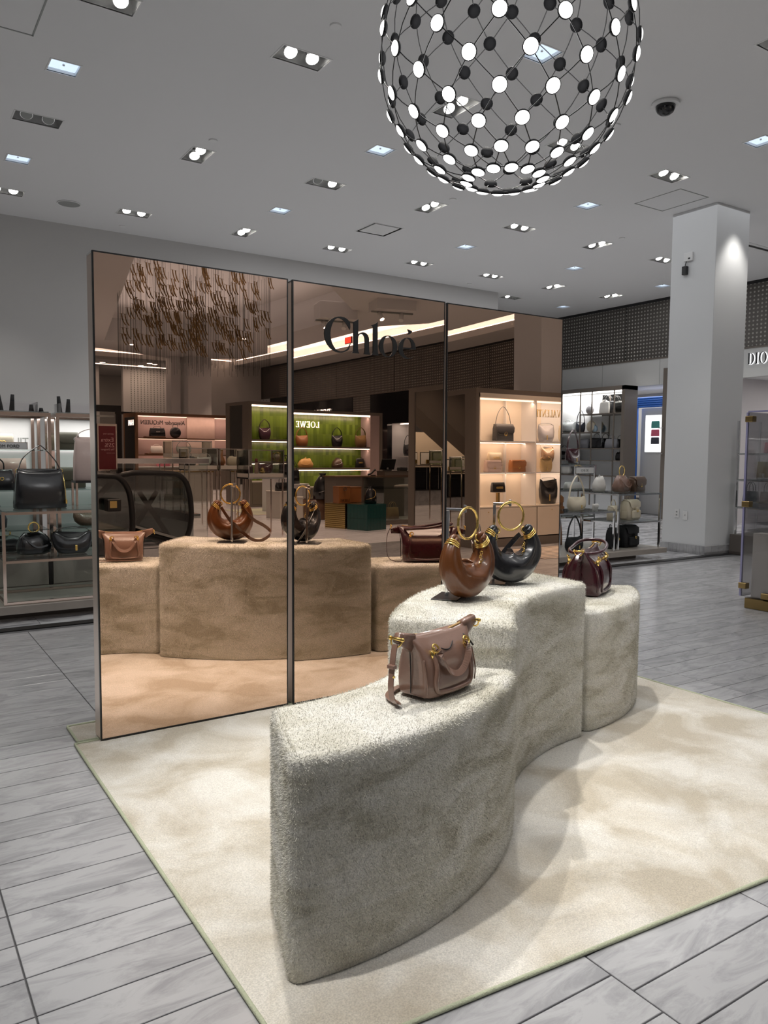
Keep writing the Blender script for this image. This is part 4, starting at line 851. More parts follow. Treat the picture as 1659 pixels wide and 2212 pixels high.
off(box(-.58, 1.22, 7.505, 7.52, .42, 1.58), t).obj('back_panel', 'white_plastic', t); text('lettering', 'UIT', .085, 'grey_plastic', (1.02, 7.503, 1.34), (1, 0, 0), parent=t, ext=.001)
t = thing('glass_vitrine', 'second glass vitrine with the pale pink tote, touching the mirror edge', 'vitrine', (1.7, 7.2, .40)); f = MB(); x0, x1 = 1.30, 2.3
posts(f, [(x0, y0), (x1, y0), (x0, y1), (x1, y1), (x0+.05, y1)], .40, 1.6, .013); rails(f, x0, x1, y0, y1, 1.60, .012, .03); rails(f, x0, x1, y0, y1, .435, .012, .03); off(f, t).obj('frame', 'copper_chrome', t)
for z in (.62, .95, 1.285): off(box(x0+.015, x1-.015, y0+.015, y1-.015, z, z+.009), t).obj('glass_shelf', 'green_glass', t)
off(box(x0, x1, y0, y1, 1.602, 1.61), t).obj('glass_top', 'clear_glass', t)
off(box(1.32, 2.28, 7.505, 7.52, .42, 1.58), t).obj('back_panel', 'white_plastic', t)
for x0, x1, lab in ((.45, 1.16, 'clear acrylic tray on top of the left vitrine'), (1.34, 2.0, 'clear acrylic tray on top of the vitrine by the mirror edge')):
    t = thing('acrylic_tray', lab, 'tray', ((x0+x1)/2, 7.2, 1.61)); off(MB().box(x0, x1, 7.05, 7.056, 1.61, 1.69).box(x0, x1, 7.34, 7.346, 1.61, 1.69).box(x0, x0+.006, 7.05, 7.346, 1.61, 1.69).box(x1-.006, x1, 7.05, 7.346, 1.61, 1.69), t).obj('wall', 'acrylic', t)
for i, (x, y, h, ti, lab) in enumerate([(.90, 7.2, .145, -.12, 'tallest slim black display finger at the left edge'), (.985, 7.22, .14, .06, 'slim black display finger leaning right beside the tallest one'), (1.13, 7.18, .06, 0, 'short black display finger near the right end of the left tray'), (1.36, 7.2, .14, -.06, 'slim black display finger left in the tray by the mirror'), (1.43, 7.22, .12, .05, 'slim black display finger right in the tray by the mirror'), (1.21, 7.2, .035, 0, 'tiny black knob between the two acrylic trays')]):
    t = thing('display_finger', lab, 'display prop', (x, y, 1.61), 0, 'black display fingers'); o = MB().cyl((0, 0, .004), .022, h, 14, r2=.014).obj('stem', 'black_suede', t); o.rotation_euler = (0, ti, 0); MB().cyl((0, 0, 0), .026, .004, 16).obj('foot', 'black_trim', t)
SL = 'bags on the left glass fixture'
bag('shoulder', 'big black leather tote with one shoulder strap on the left glass table', (1.085, 6.60, .837), math.radians(4), .38, .16, .31, 'black_leather', 'gold', SL, hh=.17, dip=.12)
bag('satchel', 'black top handle bag with gold chain clasp at the left edge', (.83, 6.9+.2, .960), 0, .30, .12, .17, 'black_leather', 'gold', SL, hh=.10)
bag('clutch', 'cream clutch with gold chain clasp on the upper left shelf', (.86, 7.2, 1.295), 0, .26, .08, .13, 'cream_leather', 'gold', SL)
bag('clutch', 'salmon pink clutch on the shelf above the black chain bag', (.98, 7.3, .960), 0, .24, .07, .26, 'rose_leather', 'gold', SL, clasp=False)
bag('flap', 'dark olive small bag on the upper shelf left of the pink tote', (1.42, 7.2, 1.295), 0, .17, .08, .15, 'olive_leather', 'gold', SL, hh=0, clasp=False)
bag('flap', 'dark olive wide bag on the shelf behind the black tote strap', (1.47, 7.3, .960), 0, .22, .09, .18, 'olive_leather', 'gold', SL, hh=0, clasp=False)
t = thing('riser', 'copper coloured metal riser under the pale pink tote', 'riser', (1.47, 6.72, .837)); MB().box(-.11, .11, -.09, .09, .19, .205).obj('top', 'black_trim', t); [posts(MB(), [c_], 0, .19, .008).obj('leg', 'copper_chrome', t) for c_ in ((-.1, -.08), (.1, -.08), (-.1, .08), (.1, .08))]
bag('shoulder', 'tall pale pink tote on the copper riser at the mirror edge', (1.49, 6.72, 1.042), 0, .25, .12, .36, 'blush_leather', 'chrome', SL, hh=.06, clasp=False, dip=.06)
bag('slouch', 'black slouchy bag with short gold chain on the lower left shelf', (1.04, 6.64, .471), math.radians(8), .27, .14, .17, 'black_leather', 'gold', SL, hh=.08)
bag('hobo', 'black curved shoulder bag with gold T shaped clasp on the lower left shelf', (1.31, 6.56, .471), math.radians(-4), .30, .11, .18, 'black_leather', 'gold', SL, hh=.03)
bag('hobo', 'beige brown bag on the lowest vitrine shelf by the mirror edge', (1.60, 7.2, .630), 0, .30, .10, .13, 'croc_leather', 'gold', SL, hh=.05)
bag('flap', 'flat black pouch lying in the bottom of the vitrine by the mirror', (1.62, 7.2, .437), 0, .3, .12, .05, 'black_leather', 'gold', SL, hh=0, clasp=False)
bag('slouch', 'dark blue slouchy bag at the left edge under the glass table', (.80, 7.2, .630), 0, .26, .12, .20, 'navy_leather', 'gold', SL, hh=.06, clasp=False)
bag('slouch', 'soft black bag lying on the bottom shelf at the left edge', (.92, 7.2, .437), 0, .3, .14, .13, 'black_leather', 'gold', SL, hh=.05, clasp=False)
t = thing('name_plate', 'white name plate in a chrome holder on the upper left shelf', 'sign', (.92, 7.06, 1.295)); box(-.13, .15, 0, .006, .0, .055).obj('card', 'white_plastic', t); MB().box(-.135, .155, -.002, .05, -.0, .004).box(.15, .156, -.002, .05, 0, .06).box(-.135, .155, .044, .05, .055, .06).obj('holder', 'chrome', t)
text('lettering', 'TOM FORD', .036, 'black_trim', (.83, 7.058, 1.31), (1, 0, 0), parent=t, ext=.001)
# ------------------------------------------------------------------ right stepped fixture
t = thing('platform', 'low grey wood platform under the right chrome fixture by the column', 'platform', (7.3, 6.7, 0))
off(box(5.9, 8.0, 6.42, 7.2, 0, .062), t).obj('plinth', 'wood_dark', t); off(box(5.8, 8.40, 6.26, 7.35, .062, .125, c=.004), t).obj('top_board', 'wood_grey', t)
def etagere(lab, x0, x1, y0, y1, zs, z1, gl='clear_glass'):
    t = thing('etagere', lab, 'display shelf', ((x0+x1)/2, (y0+y1)/2, PFZ)); f = posts(MB(), [(x0, y0), (x1, y0), (x0, y1), (x1, y1)], PFZ, z1)
    for z in zs: rails(f, x0, x1, y0, y1, z, .009, .018)
    off(f, t).obj('frame', 'chrome', t)
    for z in zs: off(box(x0, x1, y0, y1, z+.0005, z+.009), t).obj('glass_shelf', gl, t)
    return t
etagere('chrome and glass shelf at the right with the cream backpack, next to the column', 7.58, 8.36, 6.36, 6.95, (.465, .815), .815)
etagere('lower chrome and glass shelf carrying the cream shoulder bag', 6.55, 7.48, 6.34, 6.85, (.615,), .615)
etagere('tall chrome and glass shelf behind, carrying the burgundy saddle bag and name plate', 6.9, 7.86, 7.0, 7.34, (.50, .84, 1.16), 1.16, 'green_glass')
SR = 'bags on the right stepped fixture'
bag('hobo', 'glossy burgundy saddle bag with long strap and gold clasp on the tall right shelf', (7.62, 7.17, 1.170), math.radians(18), .36, .10, .21, 'burgundy_leather', 'gold', SR, hh=.23)
bag('hobo', 'cream curved shoulder bag with gold clasp on the lower right shelf', (7.05, 6.55, .625), math.radians(12), .38, .11, .17, 'cream_leather', 'gold', SR, hh=.24)
bag('slouch', 'mauve slouchy hobo with thin gold ring on the right shelf', (7.93, 6.62, .825), math.radians(10), .34, .16, .20, 'mauve_leather', 'gold', SR, hh=.13)
bag('flap', 'dark brown saddle bag with round gold clasp, rightmost on the shelf by the column', (8.22, 6.62, .825), math.radians(14), .30, .13, .19, 'brown_leather', 'gold', SR, hh=0, strap=[(-.12, -.04, .16), (-.17, -.06, .11), (-.13, -.08, .05), (.1, -.07, .03), (.2, 0, .02), (.30, .02, .0)])
bag('pack', 'cream leather backpack with gold buckle on the right shelf', (8.03, 6.56, .475), math.radians(10), .30, .16, .25, 'cream_leather', 'gold', SR)
bag('flap', 'small cream side bag left of the cream backpack', (7.74, 6.58, .475), math.radians(20), .20, .11, .18, 'cream_leather', 'gold', SR, hh=.08)
bag('hobo', 'black curved shoulder bag on the platform under the cream bag', (7.08, 6.6, .127), math.radians(15), .38, .12, .18, 'black_suede', 'gold', SR, hh=.24)
bag('pack', 'large black backpack with gold buckle on the right platform', (8.03, 6.6, .127), math.radians(10), .34, .19, .27, 'black_suede', 'gold', SR)
bag('pack', 'smaller black backpack left of the large black one on the platform', (7.71, 6.56, .127), math.radians(25), .20, .13, .25, 'black_suede', 'gold', SR)
bag('pack', 'cognac tan leather backpack behind glass in the right fixture', (7.28, 7.17, .51), 0, .28, .16, .26, 'cognac_leather', 'gold', SR)
bag('tote', 'cognac tan tote below the tan backpack', (7.28, 7.17, .127), 0, .28, .14, .33, 'cognac_leather', 'gold', SR, hh=.03)
bag('slouch', 'white slouchy bag lying at the middle of the right fixture', (7.60, 6.62, .825), 0, .30, .14, .09, 'white_leather', 'chrome', SR, hh=.02, clasp=False) if False else bag('slouch', 'white slouchy bag beside the mauve hobo on the right shelf', (7.70, 6.78, .825), 0, .20, .12, .19, 'white_leather', 'chrome', SR, hh=.02, clasp=False)
bag('clutch', 'white crumpled pouch on the tall shelf over the tan backpack level', (7.56, 7.1, .85), 0, .26, .12, .09, 'white_leather', 'chrome', SR, clasp=False)
bag('tote', 'pale grey tote on the tall shelf beside the mirror edge', (6.98, 7.17, .85), 0, .16, .1, .22, 'white_leather', 'chrome', SR, hh=.05, clasp=False)
bag('flap', 'white wallet leaning on the lower right shelf', (7.32, 6.5, .625), .2, .11, .03, .07, 'white_leather', 'chrome', SR, hh=0, clasp=False)
t = thing('name_plate', 'white name plate standing on the right fixture below the burgundy bag', 'sign', (7.66, 6.99, 1.055)); box(-.165, .165, -.004, .004, 0, .075).obj('card', 'white_plastic', t); MB().box(-.175, .175, -.002, .006, -.006, .002).box(-.175, -.165, -.005, .005, -.006, .081).box(.165, .175, -.005, .005, -.006, .081).box(-.175, .175, -.005, .005, .075, .081).box(-.17, -.162, 0, .012, .07, .115).box(.162, .17, 0, .012, .07, .115).obj('holder', 'chrome', t)
text('lettering', 'CHLOE', .042, 'grey_plastic', (7.585, 6.984, 1.078), (1, 0, 0), parent=t, ext=.001)
# ------------------------------------------------------------------ wall display on the dotted wall
t = thing('wall_display', 'dark framed wall display of steel shelves under the grey fascia', 'wall shelf', (13.3, 11.9, 0))
f = MB(); f.box(13.1, 13.5, 10.92, 11.0, 0, 2.745); off(f, t).obj('side_panel', 'taupe_panel', t); off(box(13.1, 13.5, 10.92, 13.6, 2.66, 2.745), t).obj('top_panel', 'taupe_panel', t)
off(box(13.44, 13.5, 11.0, 13.6, 0, 2.66), t).obj('back_panel', 'column_paint', t)
f = MB()
for y in (11.22, 11.83, 12.16, 12.71, 13.3): f.box(13.12, 13.14, y-.012, y+.012, .2, 2.66)
off(f, t).obj('uprights', 'taupe_panel', t)
for z, y0, y1 in ((2.185, 10.95, 12.17), (1.795, 11.85, 13.3), (1.44, 10.95, 13.3), (1.18, 10.95, 13.3), (.85, 10.95, 13.3)): off(box(13.12, 13.43, y0, y1, z-.022, z), t).obj('shelf', 'taupe_panel', t)
off(box(13.42, 13.438, 11.02, 11.8, 1.46, 2.6), t).obj('mirror_back', 'grey_mirror', t); off(box(13.2, 13.35, 11.1, 13.2, 2.645, 2.66), t).obj('lamp', 'strip_light', t)
SW = 'bags on the wall shelves'; RW = -PI/2
bag('barrel', 'silver metallic duffle on the wall shelf next to the mirror edge', (13.28, 12.60, 1.797), RW, .36, .2, .24, 'silver_leather', 'chrome', SW, hh=.04)
bag('hobo', 'navy shoulder bag on the wall shelf right of the silver duffle', (13.28, 12.28, 1.797), RW, .26, .1, .24, 'navy_leather', 'chrome', SW, hh=.24, clasp=False)
bag('round', 'round grey bag on the top wall shelf', (13.28, 12.02, 2.187), RW, .19, .07, .19, 'grey_leather', 'chrome', SW, hh=.02, clasp=False)
bag('tote', 'black and white trimmed canvas tote on the top wall shelf', (13.28, 11.53, 2.187), RW, .38, .14, .26, 'black_leather', 'chrome', SW, hh=.13)
bag('tote', 'small white printed tote in front of the black tote on the top wall shelf', (13.18, 11.52, 2.187), RW, .26, .05, .24, 'white_leather', 'chrome', SW, hh=.04, clasp=False)
bag('round', 'pale shell shaped clutch on the second wall shelf', (13.28, 11.97, 1.797), RW, .24, .07, .2, 'cream_leather', 'gold', SW, hh=.01, clasp=False)
bag('round', 'pale blue clutch hung beside the shell clutch', (13.28, 11.68, 1.447), RW, .17, .06, .16, 'blue_leather', 'chrome', SW, hh=.01, clasp=False) if False else bag('round', 'pale blue round clutch right of the shell clutch', (13.28, 11.9-.26+.23, 1.797), RW, .15, .06, .15, 'blue_leather', 'chrome', SW, hh=.01, clasp=False)
bag('tote', 'orange brown bag peeking out behind the mirror edge on the wall shelf', (13.27, 12.99, 1.442), RW, .24, .12, .24, 'cognac_leather', 'gold', SW, hh=.12)
bag('satchel', 'black satchel with double handles on the middle wall shelf', (13.28, 11.80, 1.442), RW, .38, .13, .22, 'black_leather', 'gold', SW, hh=.10, clasp=False)
bag('satchel', 'grey satchel right of the black satchel on the middle wall shelf', (13.28, 11.38, 1.442), RW, .34, .13, .20, 'grey_leather', 'chrome', SW, hh=.08, clasp=False)
bag('flap', 'grey boxy bag left of the black satchel on the middle wall shelf', (13.28, 12.14, 1.442), RW, .24, .1, .2, 'grey_leather', 'chrome', SW, hh=0, clasp=False)
bag('hobo', 'dark shoulder bag on the lower wall shelf by the mirror edge', (13.28, 12.75, 1.182), RW, .26, .1, .2, 'black_leather', 'chrome', SW, hh=.12, clasp=False)
bag('satchel', 'small dark grey bag on the lower wall shelf', (13.28, 12.42, 1.182), RW, .2, .1, .14, 'black_suede', 'chrome', SW, hh=.07, clasp=False)
bag('slouch', 'white soft bag on the lowest wall shelf by the mirror edge', (13.28, 12.7, .852), RW, .36, .16, .22, 'white_leather', 'chrome', SW, hh=.04, clasp=False)
bag('slouch', 'dark slouchy bag at the right end of the lower wall shelf', (13.28, 11.15, 1.182), RW, .24, .1, .18, 'black_leather', 'chrome', SW, hh=.06, clasp=False)
# ------------------------------------------------------------------ opening beside it: blue portal and lit picture
mat('blue_flute', (.03, .16, .62), .4, var=.1)
BP = thing('blue_portal', 'glossy blue fluted door frame in the opening left of the column', 'door frame', (14.3, 10.6, 0))
for i in range(5): off(MB().cyl((14.25, 11.72-.05*i, 0), .03, 2.52, 10), BP).obj('flute', 'blue_flute', BP)
for i in range(5): off(MB().cyl((14.25, 8.9, 2.545-.045*i), .026, 2.85, 10, 'y'), BP).obj('lintel_flute', 'blue_flute', BP)
t = struct(box(14.35, 14.5, 8.95, 11.48, 0, 2.33).obj('wall_picture', 'wall_paint'))
t = thing('lit_picture', 'backlit white picture with three handbags in the opening', 'light box', (14.33, 11.1, 1.37)); box(-.02, .015, -.24, .24, 0, .80, c=.004).obj('panel', 'lightbox', t); box(-.01, .018, -.25, .25, -.012, .812).obj('frame', 'white_plastic', t)
mat('teal_print', (.08, .36, .32), .5); mat('pink_print', (.72, .12, .20), .5); mat('dark_print', (.05, .05, .07), .5, var=.9, scale=30)
for z, m in ((.52, 'teal_print'), (.34, 'pink_print'), (.17, 'dark_print')): MB().loft([(0, .2, .012), (.01, .22, .014), (.13, .21, .014), (.15, .19, .01)], 16, 6).obj('printed_bag', m, t).location = (0, 0, 0); t.children[-1].location = (-.024, -.03, z); t.children[-1].rotation_euler = (0, 0, PI/2)
for y, x, lab in ((10.4, 14.1, 'small ceiling lamp in the shop opening, left one'), (9.9, 14.1, 'small ceiling lamp in the shop opening by the column')):
    q = tag(MB().cyl((0, 0, -.012), .06, .014, 14).obj('shop_lamp', 'store_lamp'), lab, 'ceiling light'); q.location = (x, y, 2.758)
t = thing('door_post', 'dark bronze door post right of the lit picture, by the column', 'post', (13.45, 10.17, 0)); box(-.05, .06, -.05, .05, 0, 3.05).obj('post', 'taupe_panel', t); box(-.2, -.05, -.02, .02, 1.32, 1.335).obj('hinge_arm', 'chrome', t); box(-.2, -.05, -.02, .02, 1.84, 1.855).obj('hinge_arm', 'chrome', t)
t = thing('shop_bench', 'low grey bench platform on the shop floor beyond the opening', 'platform', (14.9, 12.4, 0)); box(-.4, .4, -1.2, 1.2, .12, .34).obj('top', 'wood_grey', t); box(-.35, .35, -1.1, 1.1, 0, .12).obj('foot', 'wood_dark', t)
# ------------------------------------------------------------------ boutique right of the column
t = thing('boutique_sign', 'halo lit black serif letters on the fascia, cut by the right edge', 'sign', (13.50, 8.46, 2.97))
s_ = MB(); serif(s_, 'DIOR', .20, .008, .75); o = s_.obj('letters', 'black_trim', t); place(o, (-.02, 0, 0), (0, -1, 0), (0, 0, 1))
s_ = MB(); serif(s_, 'DIOR', .20, .004, .75); o = s_.obj('halo', 'halo_light', t); place(o, (.012, 0, 0), (0, -1, 0), (0, 0, 1))
for i, (x, y, w) in enumerate([(13.95, 8.3, .09), (13.95, 8.1, .09), (14.9, 8.5, .09), (14.9, 8.25, .09)]):
    q = tag(MB().cyl((0, 0, -.01), w, .012, 14).obj('boutique_lamp', 'store_lamp'), ['front left', 'front right', 'rear left', 'rear right'][i]+' ceiling spot inside the boutique at the right edge', 'ceiling light', 'boutique ceiling spots'); q.location = (x, y, 2.788)
t = thing('glass_stand', 'glass and steel shop stand with black and blush bags behind the acrylic case', 'display shelf', (9.75, 5.2, 0)); f = posts(MB(), [(9.5, 4.5), (10.0, 4.5), (9.5, 6.05), (10.0, 6.05)], .26, 1.75)
for z in (.62, .98, 1.32): rails(f, 9.5, 10.0, 4.5, 6.05, z, .008, .016)
off(f, t).obj('frame', 'chrome', t)
for z in (.62, .98, 1.32): off(box(9.5, 10.0, 4.5, 6.05, z+.0005, z+.009), t).obj('glass_shelf', 'green_glass', t)
off(box(9.45, 10.05, 4.4, 6.08, .0, .26), t).obj('plinth', 'wood_dark', t)
SB = 'goods on the boutique stand'
bag('tote', 'black trapezoid tote on the boutique stand next to the column', (9.7, 5.96, .63), RW, .2, .1, .2, 'black_leather', 'gold', SB, hh=.12, clasp=False)
bag('tote', 'blush tote on the boutique stand behind the acrylic edge', (9.7, 5.72, .63), RW, .2, .1, .2, 'blush_leather', 'gold', SB, hh=.12, clasp=False)
bag('tote', 'red handled pink tote on top of the boutique stand', (9.7, 5.68, 1.33), RW, .22, .1, .14, 'pink_leather', 'gold', SB, hh=.10, clasp=False)
bag('clutch', 'gold beige pouch on the upper boutique shelf', (9.7, 5.80, 1.0), RW, .16, .08, .22, 'gold_leather', 'gold', SB, clasp=False)
bag('slouch', 'pink printed soft bag on the boutique stand at the right edge', (9.75, 5.5, .99), RW, .3, .12, .28, 'pink_leather', 'gold', SB, hh=.03, clasp=False)
def shoe(lab, loc, rz, m, tilt=0):
    t = thing('slide_sandal', lab, 'shoe', loc, rz); b = MB(); b.loft([(0, .09, .25), (.012, .10, .26), (.022, .095, .255)], 20, 3); q = b.obj('sole', m, t); MB().tube(spline([(-.048, .05, .012), (-.04, .06, .055), (0, .065, .07), (.04, .06, .055), (.048, .05, .012)]), .012, 8).obj('band', m, t)
    t.rotation_euler = (tilt, 0, rz); return t
shoe('white slide sandal standing tilted behind the acrylic case', (9.62, 5.78, .72), RW, 'white_leather', 0) if False else shoe('white slide sandal on the boutique shelf behind the acrylic case', (9.65, 5.70, .99), .4, 'white_leather')
# acrylic showcase ----------------------------------------------------------------
t = thing('acrylic_showcase', 'clear acrylic showcase with brass clamps and beige lower panel at the right edge', 'showcase', (6.6, 3.2, 0)); x0, x1, y0, y1 = 6.16, 7.0, 2.5, 3.84
off(box(x0+.01, x1, y0, y1-.03, .0, .088, c=.004), t).obj('brass_base', 'dark_brass', t)
off(box(x0+.05, x1-.05, y0+.05, y1-.06, .095, .64, c=.004), t).obj('beige_panel', 'greige', t)
for b in ((x0, x0+.015, y0, y1), (x1-.015, x1, y0, y1)): off(box(b[0], b[1], b[2], b[3], .10, 1.655), t).obj('acrylic_side', 'acrylic', t)
off(box(x0+.015, x1-.015, y1-.015, y1, .10, 1.655), t).obj('acrylic_end', 'acrylic', t)
mat('acrylic_edge', (.33, .32, .52), .15, var=.05, coat=.5)
off(MB().box(x0-.001, x0+.016, y1-.002, y1+.014, .10, 1.655).box(x0-.001, x0+.016, y0, y1, 1.655, 1.668), t).obj('polished_edge', 'acrylic_edge', t)
off(box(x0+.02, x1-.02, y0, y1-.02, .655, .67), t).obj('acrylic_shelf', 'acrylic', t); off(box(x0+.02, x1-.02, y0, y1-.02, .89, .90), t).obj('acrylic_shelf', 'acrylic', t)
for z in (.19, .885, 1.60): off(MB().box(x0-.012, x0+.045, y1-.05, y1+.02, z-.025, z+.025, c=.004), t).obj('clamp', 'dark_brass', t)
for y in (3.62, 2.9): off(MB().box(x0-.012, x0+.05, y-.035, y+.035, .10, .15, c=.004), t).obj('clamp', 'dark_brass', t); off(MB().box(x0-.012, x0+.05, y-.035, y+.035, 1.62, 1.68, c=.004), t).obj('clamp', 'dark_brass', t)
# fittings on the column ------------------------------------------------------------
t = thing('column_outlet', 'white wall outlet on the column, left one', 'wall outlet', (8.998, 6.57, .52)); box(-.008, .0, -.035, .035, -.058, .058, c=.003).obj('plate', 'white_plastic', t); MB().box(-.010, -.006, -.012, .012, .012, .03).box(-.010, -.006, -.012, .012, -.03, -.012).obj('sockets', 'grey_plastic', t)
t = thing('column_outlet', 'blank white wall plate on the column, right one', 'wall outlet', (8.998, 6.44, .50)); box(-.008, .0, -.035, .035, -.058, .058, c=.003).obj('plate', 'white_plastic', t); box(-.010, -.006, -.005, .005, -.005, .012).obj('knob', 'grey_plastic', t)
t = thing('wall_box', 'white junction box high on the column with a black plug below', 'junction box', (8.998, 6.55, 3.82)); box(-.03, 0, -.09, .04, 0, .11, c=.004).obj('box', 'white_plastic', t); box(-.05, 0, -.02, .05, -.17, -.06, c=.006).obj('adapter', 'black_trim', t)
MB().tube(spline([(-.02, 0, 0), (-.025, .01, -.03), (-.025, .015, -.06)]), .005, 6).obj('cable', 'black_trim', t); box(-.033, -.028, -.06, -.03, .02, .04).obj('mark', 'black_trim', t)
# ================================================================== the hall behind the camera, seen in the mirror
# ------------------------------------------------------------------ warm lit wall unit
def unit(name, lab, x0, x1, yf, dep, h, outer):
    t = thing(name, lab, 'display wall', ((x0+x1)/2, yf-dep/2, 0)); return t
t = unit('display_wall', 'warm lit cream display wall with serif lettering and mirrored side', 7.37, 9.75, -1.965, 1.27, 2.386, 'taupe_panel'); x0, x1, yf, yb = 7.37, 9.75, -1.965, -3.235
off(MB().box(x0, x1, yb, yf, 2.315, 2.386), t).obj('top_panel', 'taupe_panel', t); off(box(x0, x1, yb, yf, 0, .128), t).obj('base_plinth', 'taupe_panel', t)
off(MB().box(x0, x0+.055, yf-.27, yf, .128, 2.315), t).obj('corner_post', 'taupe_panel', t); off(box(x0, x0+.055, yb, yb+.16, .128, 2.315), t).obj('corner_post', 'taupe_panel', t)
off(box(x0+.012, x0+.02, yb+.16, yf-.27, .128, 2.315), t).obj('side_mirror', 'grey_mirror', t)
off(MB().box(x0+.055, x1, yf-.03, yf, 2.25, 2.315), t).obj('front_rail', 'cream_lacquer', t); off(box(x0+.055, x0+.075, yf-.36, yf, .128, 2.315), t).obj('inner_side', 'cream_lacquer', t)
off(box(x0+.075, x1, yf-.42, yf-.36, .128, 2.315), t).obj('back_panel', 'cream_lacquer', t); off(box(x0+.02, x1, yb, yf-.42, .128, 2.315), t).obj('rear_body', 'taupe_panel', t)
off(box(x0+.075, x1, yf-.36, yf, .60, .62), t).obj('counter', 'cream_lacquer', t)
for a, b in ((x0+.08, 8.59), (8.61, 9.74)):
    d = off(box(a, b, yf-.02, yf-.002, .145, .595, c=.002), t).obj('door', 'cream_lacquer', t); k = off(MB().sphere(((a+.16) if a < 8 else a+.3, yf+.004, .54), .008), t).obj('knob', 'gold', d)
for z in (1.134, 1.613): off(box(x0+.075, x1, yf-.36, yf-.04, z-.018, z), t).obj('shelf', 'white_plastic', t); off(box(x0+.1, x1, yf-.33, yf-.315, z-.026, z-.0185), t).obj('lamp_strip', 'warm_strip', t)
off(box(x0+.08, x1, yf-.10, yf-.08, 2.225, 2.249), t).obj('lamp_strip', 'warm_strip', t)
for x in (8.21, 8.585): off(box(x-.006, x+.006, yf-.36, yf-.30 if x < 8.5 else yf-.02, .62, 2.25), t).obj('divider', 'white_plastic', t)
s_ = MB(); wd = serif(s_, 'VALENTINO', .115, .004, .78); o = s_.obj('letters', 'brass', t); place(o, (8.70+wd-t.location.x, yf-.352-t.location.y, 2.03), (-1, 0, 0), (0, 0, 1))
la = bpy.data.lights.new('unit_glow', 'AREA'); la.shape = 'RECTANGLE'; la.size = 2.2; la.size_y = .06; la.energy = 36; la.color = (1, .94, .84); lo = bpy.data.objects.new('unit_glow', la); COL.objects.link(lo); lo.location = (8.6, yf-.09, 2.21); lo.rotation_euler = (math.radians(-22), 0, 0)
for z in (1.585, 1.105):
    la = bpy.data.lights.new('unit_glow', 'AREA'); la.shape = 'RECTANGLE'; la.size = 2.2; la.size_y = .03; la.energy = 17; la.color = (1, .94, .84); lo = bpy.data.objects.new('unit_glow', la); COL.objects.link(lo); lo.location = (8.6, yf-.28, z)
SV = 'bags on the warm lit display wall'; yv = yf-.22
bag('flap', 'black suede flap bag with tall strap on the top shelf of the cream wall', (8.08, yv, 1.615), PI, .36, .13, .26, 'black_suede', 'gold', SV, hh=.27)
bag('hobo', 'grey crescent bag with gold closure on the top shelf under the lettering', (8.98, yv, 1.615), PI, .34, .12, .28, 'grey_leather', 'gold', SV, hh=.02)
bag('hobo', 'cream crescent bag at the mirror end of the top shelf', (9.42, yv, 1.615), PI, .30, .12, .27, 'cream_leather', 'gold', SV, hh=.02)
bag('flap', 'blush flap bag on the middle shelf of the cream wall', (7.87, yv, 1.136), PI, .30, .11, .18, 'blush_leather', 'gold', SV, hh=0)
t = thing('brass_riser', 'brass riser post lifting the cream pouch', 'riser', (8.0, yv-.10, 1.136), 0, 'brass riser posts'); MB().box(-.02, .02, -.02, .02, .006, .15).obj('post', 'dark_brass', t); box(-.09, .09, -.05, .05, .15, .156).obj('plate', 'acrylic', t); box(-.06, .06, -.05, .05, 0, .006).obj('foot', 'acrylic', t)
bag('clutch', 'cream pouch raised on a riser over the blush bag', (8.0, yv-.10, 1.293), PI, .26, .09, .15, 'cream_leather', 'gold', SV)
bag('flap', 'chestnut flap bag with round clasp on the middle shelf of the cream wall', (8.37, yv, 1.136), PI, .30, .11, .19, 'cognac_leather', 'gold', SV, hh=0, strap=[(-.14, 0, .03), (-.2, .02, .02), (-.27, .03, .03), (-.2, .05, .006)])
bag('hobo', 'metallic gold crescent bag on the middle shelf under the lettering', (8.93, yv+.06, 1.136), PI, .25, .1, .22, 'gold_leather', 'gold', SV, hh=.02)
t = thing('brass_riser', 'brass riser post lifting the crocodile pattern bag', 'riser', (9.12, yv-.10, 1.136), 0, 'brass riser posts'); MB().box(-.02, .02, -.02, .02, .006, .15).obj('post', 'dark_brass', t); box(-.09, .09, -.05, .05, .15, .156).obj('plate', 'acrylic', t); box(-.06, .06, -.05, .05, 0, .006).obj('foot', 'acrylic', t)
bag('hobo', 'crocodile pattern crescent bag on a riser behind the gold one', (9.12, yv-.10, 1.293), PI, .27, .1, .24, 'croc_leather', 'gold', SV, hh=.02)
t = thing('brass_riser', 'brass riser post under the small black clutch', 'riser', (7.98, yv, .622), 0, 'brass riser posts'); MB().box(-.022, .022, -.022, .022, .006, .2).obj('post', 'dark_brass', t); box(-.1, .1, -.05, .05, .2, .206).obj('plate', 'acrylic', t); box(-.06, .06, -.05, .05, 0, .006).obj('foot', 'acrylic', t)
bag('clutch', 'small black clutch on a brass riser on the cream counter', (7.98, yv, .83), PI, .26, .09, .15, 'black_suede', 'gold', SV)
bag('hobo', 'large black crescent bag on the cream counter under the lettering', (9.04, yv, .622), PI, .38, .14, .40, 'black_leather', 'gold', SV, hh=.02)
t = thing('striped_rug', 'rug with black and white stripes in front of the cream display wall', 'rug', (8.4, -1.0, .002))
mat('rug_white', (.6, .5, .42), .9); box(-1.1, 1.6, -.62, .55, 0, .006).obj('field', 'rug_white', t)
for k in range(9): box(-1.1, 1.6, -.6+.13*k, -.55+.13*k, .006, .0075).obj('stripe', 'black_trim', t)
